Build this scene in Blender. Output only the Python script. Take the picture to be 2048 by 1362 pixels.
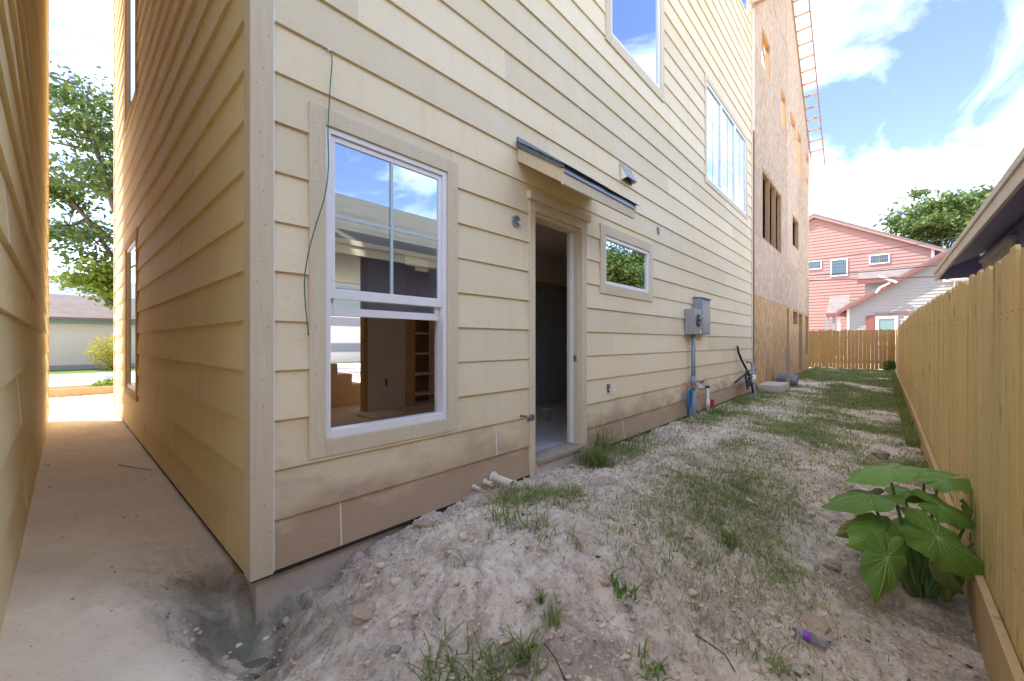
import bpy, bmesh, math, random
import numpy as np
from mathutils import Vector, Matrix
R = math.radians
random.seed(7)
rng = np.random.default_rng(11)
scene = bpy.context.scene
col = scene.collection
for o in list(bpy.data.objects):
    bpy.data.objects.remove(o)

# ------------------------------------------------------------------ camera
F, XV, HY = 817.5, 1765.0, 684.0          # focal length (px of a 2048 wide picture), vanishing point of the long wall, horizon
TH = math.atan((XV - 1024) / F)
SN, CS = math.sin(TH), math.cos(TH)
EYE = 1.234
cd = bpy.data.cameras.new('camera'); cam = bpy.data.objects.new('camera', cd); col.objects.link(cam)
cam.location = (0, 0, EYE)
cam.rotation_euler = (R(90), 0, -(R(90) - TH))
cd.sensor_width = 36.0; cd.lens = 36.0 * F / 2048
cd.shift_y = (HY - 681) / 2048
cd.clip_start = 0.05; cd.clip_end = 3000
scene.camera = cam

# ------------------------------------------------------------------ sky, sun, exposure
SUN_EL, SUN_AZ = 60.0, math.degrees(math.atan2(-.6, .8))     # azimuth clockwise from +Y
wd = bpy.data.worlds.new('World'); scene.world = wd; wd.use_nodes = True
nt = wd.node_tree; nt.nodes.clear(); L = nt.links.new
wo = nt.nodes.new('ShaderNodeOutputWorld'); bg = nt.nodes.new('ShaderNodeBackground')
sky = nt.nodes.new('ShaderNodeTexSky'); sky.sky_type = 'NISHITA'; sky.sun_disc = False
sky.sun_elevation = R(SUN_EL); sky.sun_rotation = R(SUN_AZ)
sky.air_density = 0.7; sky.dust_density = 0.1; sky.ozone_density = 5.0
bg.inputs['Strength'].default_value = 0.15
tc = nt.nodes.new('ShaderNodeTexCoord')
sep = nt.nodes.new('ShaderNodeSeparateXYZ'); L(tc.outputs['Generated'], sep.inputs[0])
mx = nt.nodes.new('ShaderNodeMath'); mx.operation = 'MAXIMUM'; mx.inputs[1].default_value = 0.0; L(sep.outputs['Z'], mx.inputs[0])
ad = nt.nodes.new('ShaderNodeMath'); ad.operation = 'ADD'; ad.inputs[1].default_value = 0.22; L(mx.outputs[0], ad.inputs[0])
dv = nt.nodes.new('ShaderNodeVectorMath'); dv.operation = 'DIVIDE'; L(tc.outputs['Generated'], dv.inputs[0])
cmb = nt.nodes.new('ShaderNodeCombineXYZ')
for i in range(3): L(ad.outputs[0], cmb.inputs[i])
L(cmb.outputs[0], dv.inputs[1])
cn = nt.nodes.new('ShaderNodeTexNoise'); cn.inputs['Scale'].default_value = 1.7; cn.inputs['Detail'].default_value = 7; cn.inputs['Roughness'].default_value = .56
cn.inputs['Distortion'].default_value = .5
L(dv.outputs[0], cn.inputs['Vector'])
cr = nt.nodes.new('ShaderNodeValToRGB'); cr.color_ramp.elements[0].position = .425; cr.color_ramp.elements[1].position = .84
L(cn.outputs['Fac'], cr.inputs[0])
cmul = nt.nodes.new('ShaderNodeMath'); cmul.operation = 'MULTIPLY'; cmul.inputs[1].default_value = .9; L(cr.outputs[0], cmul.inputs[0])
cmx = nt.nodes.new('ShaderNodeMix'); cmx.data_type = 'RGBA'
cmx.inputs['B'].default_value = (8.1, 8.5, 8.5, 1)
tint = nt.nodes.new('ShaderNodeVectorMath'); tint.operation = 'MULTIPLY'; tint.inputs[1].default_value = (.93, .76, .80); L(sky.outputs[0], tint.inputs[0])
L(cmul.outputs[0], cmx.inputs['Factor']); L(tint.outputs[0], cmx.inputs['A'])
L(cmx.outputs['Result'], bg.inputs['Color']); L(bg.outputs[0], wo.inputs[0])

sd = bpy.data.lights.new('sun', 'SUN'); sun = bpy.data.objects.new('sun', sd); col.objects.link(sun)
sd.energy = 2.1; sd.angle = R(.55); sd.color = (1, .94, .84)
ce = math.cos(R(SUN_EL))
sdir = Vector((-.6 * ce, .8 * ce, math.sin(R(SUN_EL))))
sun.rotation_euler = sdir.to_track_quat('Z', 'Y').to_euler(); sun.location = (-20, 30, 40)

vs = scene.view_settings
vs.view_transform = 'Standard'; vs.look = 'None'; vs.gamma = 1; vs.use_curve_mapping = False
vs.exposure = 2.24
scene.render.engine = 'CYCLES'
try:
    scene.cycles.max_bounces = 12; scene.cycles.diffuse_bounces = 8; scene.cycles.transparent_max_bounces = 12
    scene.cycles.sample_clamp_indirect = 6
except Exception: pass

# ------------------------------------------------------------------ helpers
def ray(x, y):
    r = (x - 1024) / F
    return Vector((r * SN + CS, -r * CS + SN, (HY - y) / F))
def onY(x, y, Y): d = ray(x, y); t = Y / d.y; return Vector((d.x * t, Y, EYE + d.z * t))
def onX(x, y, X): d = ray(x, y); t = X / d.x; return Vector((X, d.y * t, EYE + d.z * t))
def onZ(x, y, Z): d = ray(x, y); t = (Z - EYE) / d.z; return Vector((d.x * t, d.y * t, Z))

class MB:
    def __init__(s): s.v = []; s.f = []
    def add(s, vs_, fs):
        n = len(s.v); s.v += [tuple(p) for p in vs_]; s.f += [tuple(i + n for i in q) for q in fs]; return s
    def box(s, x0, x1, y0, y1, z0, z1):
        x0, x1 = min(x0, x1), max(x0, x1); y0, y1 = min(y0, y1), max(y0, y1); z0, z1 = min(z0, z1), max(z0, z1)
        return s.add([(x0,y0,z0),(x1,y0,z0),(x1,y1,z0),(x0,y1,z0),(x0,y0,z1),(x1,y0,z1),(x1,y1,z1),(x0,y1,z1)],
              [(0,3,2,1),(4,5,6,7),(0,1,5,4),(1,2,6,5),(2,3,7,6),(3,0,4,7)])
    def prism(s, poly, a, b, axis='x'):
        # poly: list of 2D points in the two other axes (x:(y,z) y:(x,z) z:(x,y)), extruded a..b
        n = len(poly); V = []
        for t in (a, b):
            for p in poly:
                V.append({'x': (t, p[0], p[1]), 'y': (p[0], t, p[1]), 'z': (p[0], p[1], t)}[axis])
        fs = [tuple(range(n))[::-1], tuple(range(n, 2*n))] + [(i, (i+1) % n, n + (i+1) % n, n + i) for i in range(n)]
        return s.add(V, fs)
    def tube(s, pts, rad, n=8, cap=True):
        pts = [Vector(p) for p in pts]
        rads = rad if isinstance(rad, (list, tuple)) else [rad] * len(pts)
        up = Vector((0, 0, 1)); V = []; fs = []
        prev = None
        for i, p in enumerate(pts):
            d = (pts[min(i+1, len(pts)-1)] - pts[max(i-1, 0)])
            d = d.normalized() if d.length > 1e-9 else Vector((0,0,1))
            a = prev if prev is not None else (up if abs(d.z) < .95 else Vector((1, 0, 0)))
            a = (a - d * a.dot(d))
            if a.length < 1e-6: a = d.orthogonal()
            a.normalize(); b = d.cross(a); prev = a
            for k in range(n):
                t = 2 * math.pi * k / n
                V.append(p + (a * math.cos(t) + b * math.sin(t)) * rads[i])
        for i in range(len(pts) - 1):
            for k in range(n):
                fs.append((i*n+k, i*n+(k+1) % n, (i+1)*n+(k+1) % n, (i+1)*n+k))
        if cap:
            fs.append(tuple(range(n))[::-1]); fs.append(tuple((len(pts)-1)*n + k for k in range(n)))
        return s.add(V, fs)
    def build(s, name, mat, parent=None, smooth=False, bevel=0):
        me = bpy.data.meshes.new(name); me.from_pydata(s.v, [], s.f)
        if smooth: me.polygons.foreach_set('use_smooth', [True] * len(me.polygons))
        me.materials.append(M[mat] if isinstance(mat, str) else mat)
        me.update()
        o = bpy.data.objects.new(name, me); col.objects.link(o)
        if bevel:
            b = o.modifiers.new('bevel', 'BEVEL'); b.width = bevel; b.segments = 2; b.limit_method = 'ANGLE'
        if parent is not None: attach(o, parent)
        return o
WLOC = {}
def attach(o, parent):
    o.parent = parent
    o.matrix_parent_inverse = Matrix.Translation(-WLOC.get(parent.name, Vector((0, 0, 0))))
def tag(o, label, cat=None, group=None, kind=None):
    o['label'] = label
    if cat: o['category'] = cat
    if group: o['group'] = group
    if kind: o['kind'] = kind
    return o
def thing(name, label, cat, loc=(0, 0, 0), group=None):
    o = bpy.data.objects.new(name, None); col.objects.link(o)
    o.location = loc; o.empty_display_size = .1; WLOC[o.name] = Vector(loc)
    return tag(o, label, cat, group)
def struct(o): o['kind'] = 'structure'; return o

# ------------------------------------------------------------------ materials
M = {}
class NT:
    def __init__(s, name):
        s.m = bpy.data.materials.new(name); s.m.use_nodes = True; s.t = s.m.node_tree; s.b = s.t.nodes['Principled BSDF']; M[name] = s.m
        s.out = s.t.nodes['Material Output']
    def n(s, typ, **kw):
        q = s.t.nodes.new('ShaderNode' + typ)
        for k, v in kw.items():
            if k in q.inputs: 
                if hasattr(v, 'node'): s.t.links.new(v, q.inputs[k])
                else: q.inputs[k].default_value = v
            else: setattr(q, k, v)
        return q
    def l(s, a, b): s.t.links.new(a, b)
    def coord(s, scale=(1,1,1), src='Object', rnd=0):
        t = s.n('TexCoord'); v = t.outputs[src]
        if rnd:
            oi = s.n('ObjectInfo'); mm = s.n('Math', operation='MULTIPLY'); mm.inputs[1].default_value = rnd; s.l(oi.outputs['Random'], mm.inputs[0])
            a = s.n('VectorMath', operation='ADD'); s.l(v, a.inputs[0]); s.l(mm.outputs[0], a.inputs[1]); v = a.outputs[0]
        mp = s.n('Mapping'); mp.inputs['Scale'].default_value = scale; s.l(v, mp.inputs['Vector']); return mp.outputs[0]
    def noise(s, vec, scale=5, detail=4, rough=.55, dist=0):
        q = s.n('TexNoise'); s.l(vec, q.inputs['Vector']); q.inputs['Scale'].default_value = scale; q.inputs['Detail'].default_value = detail
        q.inputs['Roughness'].default_value = rough; q.inputs['Distortion'].default_value = dist; return q.outputs['Fac']
    def ramp(s, fac, stops):
        q = s.n('ValToRGB'); e = q.color_ramp.elements
        e[0].position, e[1].position = stops[0][0], stops[-1][0]
        for st in stops[1:-1]: e.new(st[0])
        for i, st in enumerate(sorted(stops)):
            c = st[1]; e[i].color = (c, c, c, 1) if isinstance(c, (int, float)) else (*c, 1)
        s.l(fac, q.inputs[0]); return q.outputs[0]
    def mix(s, fac, a, b, blend='MIX'):
        q = s.n('Mix', data_type='RGBA', blend_type=blend)
        for v, i in ((fac, 'Factor'), (a, 'A'), (b, 'B')):
            if hasattr(v, 'node'): s.l(v, q.inputs[i] if i == 'Factor' else [x for x in q.inputs if x.name == i and x.type == 'RGBA'][0])
            elif i == 'Factor': q.inputs['Factor'].default_value = v
            else: [x for x in q.inputs if x.name == i and x.type == 'RGBA'][0].default_value = (*v, 1)
        return [x for x in q.outputs if x.type == 'RGBA'][0]
    def bump(s, h, strength=.3, dist=.01, prev=None):
        q = s.n('Bump'); q.inputs['Strength'].default_value = strength; q.inputs['Distance'].default_value = dist; s.l(h, q.inputs['Height'])
        if prev is not None: s.l(prev, q.inputs['Normal'])
        s.l(q.outputs[0], s.b.inputs['Normal']); return q.outputs[0]
    def col(s, c):
        if hasattr(c, 'node'): s.l(c, s.b.inputs['Base Color'])
        else: s.b.inputs['Base Color'].default_value = (*c, 1)
        return s
    def rough(s, r, spec=.5, metal=0):
        s.b.inputs['Roughness'].default_value = r; s.b.inputs['Specular IOR Level'].default_value = spec; s.b.inputs['Metallic'].default_value = metal; return s
    def rnd(s, lo, hi):
        oi = s.n('ObjectInfo'); q = s.n('MapRange'); q.inputs['To Min'].default_value = lo; q.inputs['To Max'].default_value = hi
        s.l(oi.outputs['Random'], q.inputs['Value']); return q.outputs[0]
    def scale(s, c, f):
        q = s.n('VectorMath', operation='SCALE'); s.l(c, q.inputs[0])
        if hasattr(f, 'node'): s.l(f, q.inputs['Scale'])
        else: q.inputs['Scale'].default_value = f
        return q.outputs[0]

def plain(name, c, rough=.6, spec=.5, metal=0, var=.12, sc=12, bump=0):
    t = NT(name); v = t.coord()
    f = t.noise(v, sc, 5)
    cc = t.mix(f, tuple(x * (1 - var) for x in c), tuple(min(x * (1 + var), .95) for x in c)); t.col(cc); t.rough(rough, spec, metal)
    if bump: t.bump(t.noise(v, sc * 8, 4), bump, .004)
    return t

def siding(name, horiz, c_lo, c_hi, c_dirt, dirt_top):
    t = NT(name)
    v = t.coord((2.2, 2.2, 60), rnd=37) 
    g = t.noise(v, 1.0, 5, .6, 1.4)
    big = t.noise(t.coord((1, 1, 1.6), rnd=0), .9, 4)
    c = t.mix(t.ramp(big, [(.32, 0), (.68, 1)]), c_lo, c_hi)
    c = t.scale(c, t.rnd(.89, 1.05))
    st_ = t.noise(t.coord((9, 9, .8)), 1.1, 5, .6); c = t.mix(t.ramp(st_, [(.5, 0), (.75, .22)]), c, (.60, .47, .30))
    c = t.mix(t.ramp(g, [(.25, .0), (.8, .16)]), c, tuple(x * .6 for x in c_lo))
    # splashed soil staining on the lowest courses, ragged upper edge
    gx = t.n('TexCoord'); sp = t.n('SeparateXYZ'); t.l(gx.outputs['Object'], sp.inputs[0])
    dn = t.noise(t.coord((1.3, 1.3, 2.5)), 1.6, 6, .65)
    hm = t.n('Math', operation='MULTIPLY_ADD'); t.l(dn, hm.inputs[0]); hm.inputs[1].default_value = -.9; 
    t.l(sp.outputs['Z'], hm.inputs[2])
    fac = t.n('MapRange'); fac.inputs['From Min'].default_value = dirt_top - .45; fac.inputs['From Max'].default_value = dirt_top - .75
    fac.inputs['To Min'].default_value = 0; fac.inputs['To Max'].default_value = .92; t.l(hm.outputs[0], fac.inputs['Value'])
    c = t.mix(fac.outputs[0], c, c_dirt)
    # small scuffs of white filler
    sc = t.noise(t.coord((3, 3, 7)), 3.2, 6, .7)
    c = t.mix(t.ramp(sc, [(.68, 0), (.73, .5)]), c, (.80, .77, .70))
    sc2 = t.noise(t.coord((2, 2, 5), rnd=7), 6, 5, .7); c = t.mix(t.ramp(sc2, [(.66, 0), (.72, .4)]), c, (.45, .34, .22))
    t.col(c); t.rough(.62, .35)
    b = t.bump(g, .35, .004)
    t.bump(t.noise(t.coord(), 90, 3), .08, .003, b)
    return t
siding('siding_cream', True, (.83, .685, .415), (.85, .735, .50), (.45, .315, .20), .52)
siding('siding_side', True, (.85, .69, .36), (.87, .735, .42), (.66, .49, .26), .10)  # alley faces: golden light bouncing between the walls is put into this colour
def trimm(name, a, b):
    t = NT(name); v = t.coord((30, 30, 2.2), rnd=11); g = t.noise(v, 1.6, 6, .65, .4)
    c = t.mix(t.ramp(g, [(.3, 0), (.7, 1)]), a, b); c = t.scale(c, t.rnd(.93, 1.06))
    s2 = t.noise(t.coord(rnd=3), 16, 5, .7); c = t.mix(t.ramp(s2, [(.66, 0), (.74, .5)]), c, (.7, .67, .6))
    t.col(c); t.rough(.75, .3); t.bump(g, .25, .003)
trimm('trim_grey', (.65, .545, .36), (.72, .62, .44))
trimm('trim_cream', (.62, .50, .31), (.70, .58, .38))
plain('vinyl', (.84, .83, .81), .35, .5, var=.04)
plain('joint_caulk', (.80, .74, .62), .7, var=.1, sc=20)
plain('nail', (.62, .52, .38), .5, var=.3, sc=30)
plain('nail_dark', (.18, .14, .10), .6)
plain('muntin_teal', (.50, .60, .62), .4, var=.04)
plain('caulk', (.85, .84, .82), .6, var=.06, sc=40)
plain('metal_grey', (.36, .38, .39), .42, .5, .55, .15, 8)
plain('metal_dark', (.16, .18, .19), .45, .5, .4)
plain('pvc_grey', (.27, .31, .34), .45, .5)
plain('pvc_white', (.80, .79, .76), .4, .5, var=.06)
plain('pvc_cream', (.74, .66, .50), .45, .5, var=.1)
plain('black_rubber', (.022, .022, .024), .55, .4)
plain('blue_wire', (.03, .22, .48), .4)
plain('green_wire', (.03, .16, .09), .4)
plain('orange_plastic', (.65, .17, .05), .5)
plain('red_plastic', (.6, .02, .03), .4)
plain('brass', (.36, .26, .13), .4, .5, .8)
plain('rust', (.20, .09, .05), .8)
plain('concrete', (.56, .475, .39), .9, .2, var=.2, sc=9, bump=.5)
plain('sidewalk', (.62, .58, .52), .9, .2, var=.08, sc=3, bump=.2)
plain('drywall', (.78, .70, .60), .85, .2, var=.05, sc=3)
plain('drywall_grey', (.40, .41, .43), .8, .2, var=.1, sc=3)  # drywall darkened in colour to stand for the unlit room behind the doorway
plain('interior_floor', (.60, .51, .41), .7, .3, var=.25, sc=3)
plain('painted_floor', (.52, .56, .60), .6, .4, var=.25, sc=5)
plain('new_wood', (.62, .40, .19), .7, .3, var=.2, sc=6)
plain('stair_wood', (.60, .41, .22), .7, .3, var=.2, sc=6)
plain('bucket_plastic', (.45, .45, .42), .5)
plain('flashing', (.20, .245, .29), .35, .5, .6, .15)
plain('tar_black', (.03, .03, .032), .9, .1, var=.4, sc=40, bump=.4)
plain('lumber', (.50, .315, .16), .8, .2, var=.2, sc=7)
plain('lumber_brown', (.23, .12, .075), .8, .2, var=.2, sc=5)
plain('purple_paint', (.33, .315, .52), .7, .3, var=.08, sc=3)
plain('purple_soffit', (.50, .48, .60), .75, .3, var=.1, sc=3)
plain('white_paint', (.72, .67, .61), .6, .3, var=.1, sc=4)
plain('fascia_paint', (.76, .67, .58), .6, .3, var=.14, sc=3)
plain('pink_siding', (.40, .215, .175), .65, .3, var=.06, sc=.8)
plain('white_siding', (.36, .345, .33), .6, .3, var=.05, sc=.8)
plain('red_trim', (.26, .09, .08), .6, .3)
plain('beige_wall', (.58, .55, .51), .8, .2, var=.04, sc=.5)
plain('green_trim', (.16, .20, .165), .6, .3)
plain('far_white', (.72, .72, .72), .7, .2, var=.04)
plain('far_grey', (.25, .28, .31), .7, .2, var=.05)
plain('rock_tan', (.44, .33, .235), .95, .1, var=.3, sc=14, bump=.9)
plain('rock_grey', (.31, .27, .24), .95, .1, var=.3, sc=14, bump=.9)
plain('rope', (.50, .22, .12), .8)
plain('label_purple', (.24, .06, .45), .4, var=.6, sc=60)
plain('wire_black', (.03, .03, .03), .6)
plain('bark', (.13, .10, .075), .95, .1, var=.35, sc=14, bump=.9)
plain('board_old', (.36, .30, .235), .9, .1, var=.25, sc=10, bump=.5)
plain('green_glass', (.18, .28, .27), .15, .6, var=.1)
plain('copper', (.45, .18, .08), .4, .5, .7)

def shingle_mat(name, a, b):
    t = NT(name); v = t.coord()
    n1 = t.noise(v, 2.2, 4); n2 = t.noise(v, 60, 3)
    c = t.mix(t.ramp(n1, [(.3, 0), (.7, 1)]), a, b); c = t.mix(t.ramp(n2, [(.35, 0), (.65, .5)]), c, tuple(x * .5 for x in a))
    c = t.scale(c, t.rnd(.85, 1.12))
    t.col(c); t.rough(.95, .1); t.bump(n2, .4, .004)
shingle_mat('shingle_grey', (.15, .145, .13), (.21, .20, .18))
shingle_mat('shingle_brown', (.20, .165, .15), (.27, .225, .205))
shingle_mat('shingle_dark', (.035, .034, .034), (.06, .058, .056))

def glass(name, tint, lo, hi):
    t = NT(name); t.t.nodes.remove(t.b)
    g = t.n('BsdfGlossy'); g.inputs['Roughness'].default_value = .0; g.inputs['Color'].default_value = (*tint, 1)
    tr = t.n('BsdfTransparent'); tr.inputs['Color'].default_value = (.80, .88, .86, 1)
    lw = t.n('LayerWeight'); lw.inputs['Blend'].default_value = .5
    mr = t.n('MapRange'); mr.inputs['To Min'].default_value = lo; mr.inputs['To Max'].default_value = hi; t.l(lw.outputs['Facing'], mr.inputs['Value'])
    ms = t.n('MixShader'); t.l(mr.outputs[0], ms.inputs[0]); t.l(tr.outputs[0], ms.inputs[1]); t.l(g.outputs[0], ms.inputs[2])
    t.l(ms.outputs[0], t.out.inputs['Surface'])
glass('glass', (.9, .97, 1.0), .34, .95)
glass('glass_far', (.45, .5, .52), .12, .6)
t = NT('bottle_plastic'); t.b.inputs['Transmission Weight'].default_value = .85; t.col((.85, .9, .92)); t.rough(.1)

# OSB sheathing: flat strands
def osb_mat(nm, a1, a2, gcol, gf):
  t = NT(nm); v = t.coord((1, 1, 1), rnd=9)
  vo = t.n('TexVoronoi'); mp = t.coord((22, 22, 5), rnd=9); t.l(mp, vo.inputs['Vector']); vo.inputs['Scale'].default_value = 1
  mp2 = t.coord((9, 9, 16), rnd=5); vo2 = t.n('TexVoronoi'); t.l(mp2, vo2.inputs['Vector']); vo2.inputs['Scale'].default_value = .8
  c = t.mix(t.n('SeparateColor', Color=vo.outputs['Color']).outputs[0], tuple(x*.62 for x in a1), a2)
  c2 = t.mix(t.n('SeparateColor', Color=vo2.outputs['Color']).outputs[0], tuple(x*.7 for x in a1), tuple(x*.92 for x in a2))
  c = t.mix(t.ramp(t.noise(v, 3, 4), [(.45, 0), (.55, .6)]), c, c2)
  c = t.mix(t.ramp(t.noise(v, .5, 5), [(.4, 0), (.7, gf)]), c, gcol)
  c = t.scale(c, t.rnd(.88, 1.1)); t.col(c); t.rough(.85, .2)

osb_mat('osb', (.56, .40, .25), (.69, .53, .37), (.54, .45, .35), .4)
osb_mat('osb_fresh', (.58, .34, .15), (.72, .46, .22), (.62, .39, .18), .3)
# fence wood
def wood(name, a, b, dark):
    t = NT(name); v = t.coord((26, 26, .9), rnd=29); g = t.noise(v, 1.2, 6, .6, .8)
    c = t.mix(t.ramp(g, [(.3, 0), (.72, 1)]), a, b)
    st = t.noise(t.coord((34, 34, .35), rnd=53), 1.0, 3, .6, .3); c = t.mix(t.ramp(st, [(.6, 0), (.72, .7)]), c, dark)
    kv = t.n('TexVoronoi'); t.l(t.coord((9, 9, 2.6), rnd=71), kv.inputs['Vector']); kv.inputs['Scale'].default_value = 1
    c = t.mix(t.ramp(kv.outputs['Distance'], [(.0, .9), (.13, .55), (.22, 0)]), c, dark)
    c = t.mix(t.rnd(0, .55), c, (a[0] * .80, a[1] * .68, a[2] * .62)); c = t.scale(c, t.rnd(.8, 1.08)); t.col(c); t.rough(.8, .2); t.bump(g, .4, .004)
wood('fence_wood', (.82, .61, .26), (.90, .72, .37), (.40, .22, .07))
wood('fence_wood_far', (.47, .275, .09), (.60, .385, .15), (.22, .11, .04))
wood('kick_wood', (.62, .45, .23), (.74, .57, .33), (.28, .17, .07))

# foliage
def leafm(name, a, b, trans=.35, rough=.5, sc=3):
    t = NT(name); v = t.coord(); f = t.noise(v, sc, 4, .7)
    c = t.mix(t.ramp(f, [(.32, 0), (.68, 1)]), a, b)
    w = t.noise(v, sc * 14, 2); c = t.mix(t.ramp(w, [(.35, 0), (.7, .5)]), c, tuple(min(x * 1.5, .6) for x in b))
    t.col(c); t.rough(rough, .3)
    tl = t.n('BsdfTranslucent'); t.l(c, tl.inputs['Color']); ms = t.n('MixShader'); ms.inputs[0].default_value = trans
    t.l(t.b.outputs[0], ms.inputs[1]); t.l(tl.outputs[0], ms.inputs[2]); t.l(ms.outputs[0], t.out.inputs['Surface'])
leafm('leaf_oak', (.06, .105, .025), (.13, .185, .045), .35, .45, .8)
leafm('leaf_lime', (.12, .19, .025), (.23, .29, .04), .45, .5, 1.2)
leafm('leaf_far', (.085, .14, .035), (.18, .24, .07), .35, .5, .5)
leafm('leaf_yellow', (.34, .31, .035), (.50, .44, .07), .35, .6, 4)
leafm('grass_blade', (.12, .185, .04), (.27, .31, .10), .35, .6, 1.2)
leafm('grass_dry', (.42, .35, .18), (.56, .47, .28), .3, .7, 2)
leafm('lawn_green', (.10, .19, .03), (.16, .26, .05), .3, .7, 3)
# big heart leaf with pale ribs (uv: angle, radius)
t = NT('colocasia_leaf'); uv = t.n('UVMap'); sp = t.n('SeparateXYZ'); t.l(uv.outputs[0], sp.inputs[0])
fr = t.n('Math', operation='MULTIPLY'); fr.inputs[1].default_value = 1.0; t.l(sp.outputs['X'], fr.inputs[0])
n = t.noise(t.coord(), 9, 4); c = t.mix(n, (.155, .30, .045), (.225, .385, .07))
m1 = t.n('MapRange'); m1.inputs['From Min'].default_value = .0; m1.inputs['From Max'].default_value = .11; m1.inputs['To Min'].default_value = .75; m1.inputs['To Max'].default_value = 0
t.l(sp.outputs['Z'], m1.inputs['Value'])
c = t.scale(c, t.rnd(.8, 1.15)); t.col(c); t.rough(.5, .35)
tl = t.n('BsdfTranslucent'); t.l(c, tl.inputs['Color']); ms = t.n('MixShader'); ms.inputs[0].default_value = .3
t.l(t.b.outputs[0], ms.inputs[1]); t.l(tl.outputs[0], ms.inputs[2]); t.l(ms.outputs[0], t.out.inputs['Surface'])
plain('colocasia_stem', (.12, .20, .05), .5, var=.2)
plain('leaf_old', (.22, .26, .06), .6, var=.3, sc=15)

# soil: attribute 'soil' (r = smooth sand of the alley, g = grass-darkened ground, b = algae / damp)
t = NT('soil'); at = t.n('VertexColor'); at.layer_name = 'soil'; sc_ = t.n('SeparateColor'); t.l(at.outputs['Color'], sc_.inputs[0])
v = t.coord()
n1 = t.noise(v, 1.6, 6, .62); n2 = t.noise(v, 7, 6, .68, .4); n3 = t.noise(v, 38, 5, .7); n4 = t.noise(v, 140, 3, .7)
c = t.mix(t.ramp(n2, [(.32, 0), (.62, 1)]), (.58, .46, .34), (.91, .80, .65))
c = t.mix(t.ramp(n1, [(.49, 0), (.64, .75)]), c, (.40, .325, .25))
c = t.mix(t.ramp(t.noise(v, 4.2, 5, .7, .6), [(.60, 0), (.70, .6)]), c, (.50, .315, .165))
c = t.mix(t.ramp(n3, [(.36, .6), (.46, 0)]), c, (.26, .20, .15))
c = t.mix(t.ramp(t.noise(v, 13, 5, .75), [(.56, 0), (.66, .65)]), c, (.34, .265, .205))
c = t.mix(t.ramp(n3, [(.54, 0), (.68, .7)]), c, (.92, .80, .63))
c = t.mix(t.ramp(t.noise(v, 2.7, 5, .6), [(.53, 0), (.62, .75)]), c, (.90, .77, .59))
sand = t.mix(t.ramp(n2, [(.3, 0), (.7, 1)]), (.78, .67, .49), (.88, .775, .60))
sand = t.mix(t.ramp(t.noise(v, 55, 4, .75), [(.66, 0), (.72, .8)]), sand, (.17, .12, .09))
sand = t.mix(t.ramp(n1, [(.5, 0), (.75, .4)]), sand, (.58, .48, .38))
sand = t.mix(t.ramp(t.noise(v, 22, 5, .7), [(.58, 0), (.68, .3)]), sand, (.50, .40, .30))
c = t.mix(sc_.outputs[0], c, sand)
gr = t.mix(t.ramp(n3, [(.35, 0), (.65, 1)]), (.44, .35, .20), (.64, .51, .34))
gm = t.n('Math', operation='MULTIPLY'); t.l(sc_.outputs[1], gm.inputs[0]); t.l(t.ramp(n2, [(.3, .35), (.6, 1)]), gm.inputs[1])
c = t.mix(gm.outputs[0], c, gr)
al = t.mix(t.ramp(n2, [(.35, 0), (.62, 1)]), (.20, .15, .105), (.20, .25, .165))
c = t.mix(sc_.outputs[2], c, al)
t.col(c); t.rough(.95, .12)
hs = t.n('Math', operation='MULTIPLY_ADD'); t.l(n3, hs.inputs[0]); hs.inputs[1].default_value = 1.0; t.l(n4, hs.inputs[2])
inv = t.n('Math', operation='SUBTRACT'); inv.inputs[0].default_value = 1.22; t.l(sc_.outputs[0], inv.inputs[1])
hm = t.n('Math', operation='MULTIPLY'); t.l(hs.outputs[0], hm.inputs[0]); t.l(inv.outputs[0], hm.inputs[1])
t.bump(hm.outputs[0], .75, .016)
t = NT('puddle'); t.col((.20, .19, .15)); t.rough(.12, .5)

# ------------------------------------------------------------------ ground
def vnoise(x, y, seed=0):
    xi = np.floor(x).astype(np.int64); yi = np.floor(y).astype(np.int64); xf = x - xi; yf = y - yi
    def h(a, b):
        k = (a * 374761393 + b * 668265263 + seed * 1442695041) & 0xffffffff
        k = ((k ^ (k >> 13)) * 1274126177) & 0xffffffff
        return ((k ^ (k >> 16)) & 0xffff) / 65535.0
    u = xf * xf * (3 - 2 * xf); w = yf * yf * (3 - 2 * yf)
    return (h(xi, yi) * (1 - u) + h(xi + 1, yi) * u) * (1 - w) + (h(xi, yi + 1) * (1 - u) + h(xi + 1, yi + 1) * u) * w
def fbm(x, y, s, o=4, seed=0):
    r = 0; a = 1; tot = 0
    for i in range(o):
        r = r + a * vnoise(x * s + 17.3 * i, y * s + 5.1 * i, seed + i); tot += a; a *= .5; s *= 2.03
    return r / tot - .5
def sstep(a, b, t): t = np.clip((t - a) / (b - a), 0, 1); return t * t * (3 - 2 * t)
def gauss(X, Y, cx, cy, sx, sy, ang=0):
    ca, sa = math.cos(ang), math.sin(ang); dx, dy = X - cx, Y - cy
    u = dx * ca + dy * sa; w = -dx * sa + dy * ca
    return np.exp(-.5 * ((u / sx) ** 2 + (w / sy) ** 2))
WALL_Y, CORN_X, LEFT_X, FENCE_Y, END_Y = 2.45, .68, -.157, -.45, 10.6
def alley_mask(X, Y):
    a = sstep(2.2, 2.75, Y) * sstep(.95, .7, X)
    b = sstep(.50, .22, X + .25 * fbm(X, Y, 3, 3, 5) + .55 * np.clip(1.9 - Y, 0, 2)) * sstep(.6, 1.2, Y)
    return np.clip(np.maximum(a, b), 0, 1)
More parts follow.
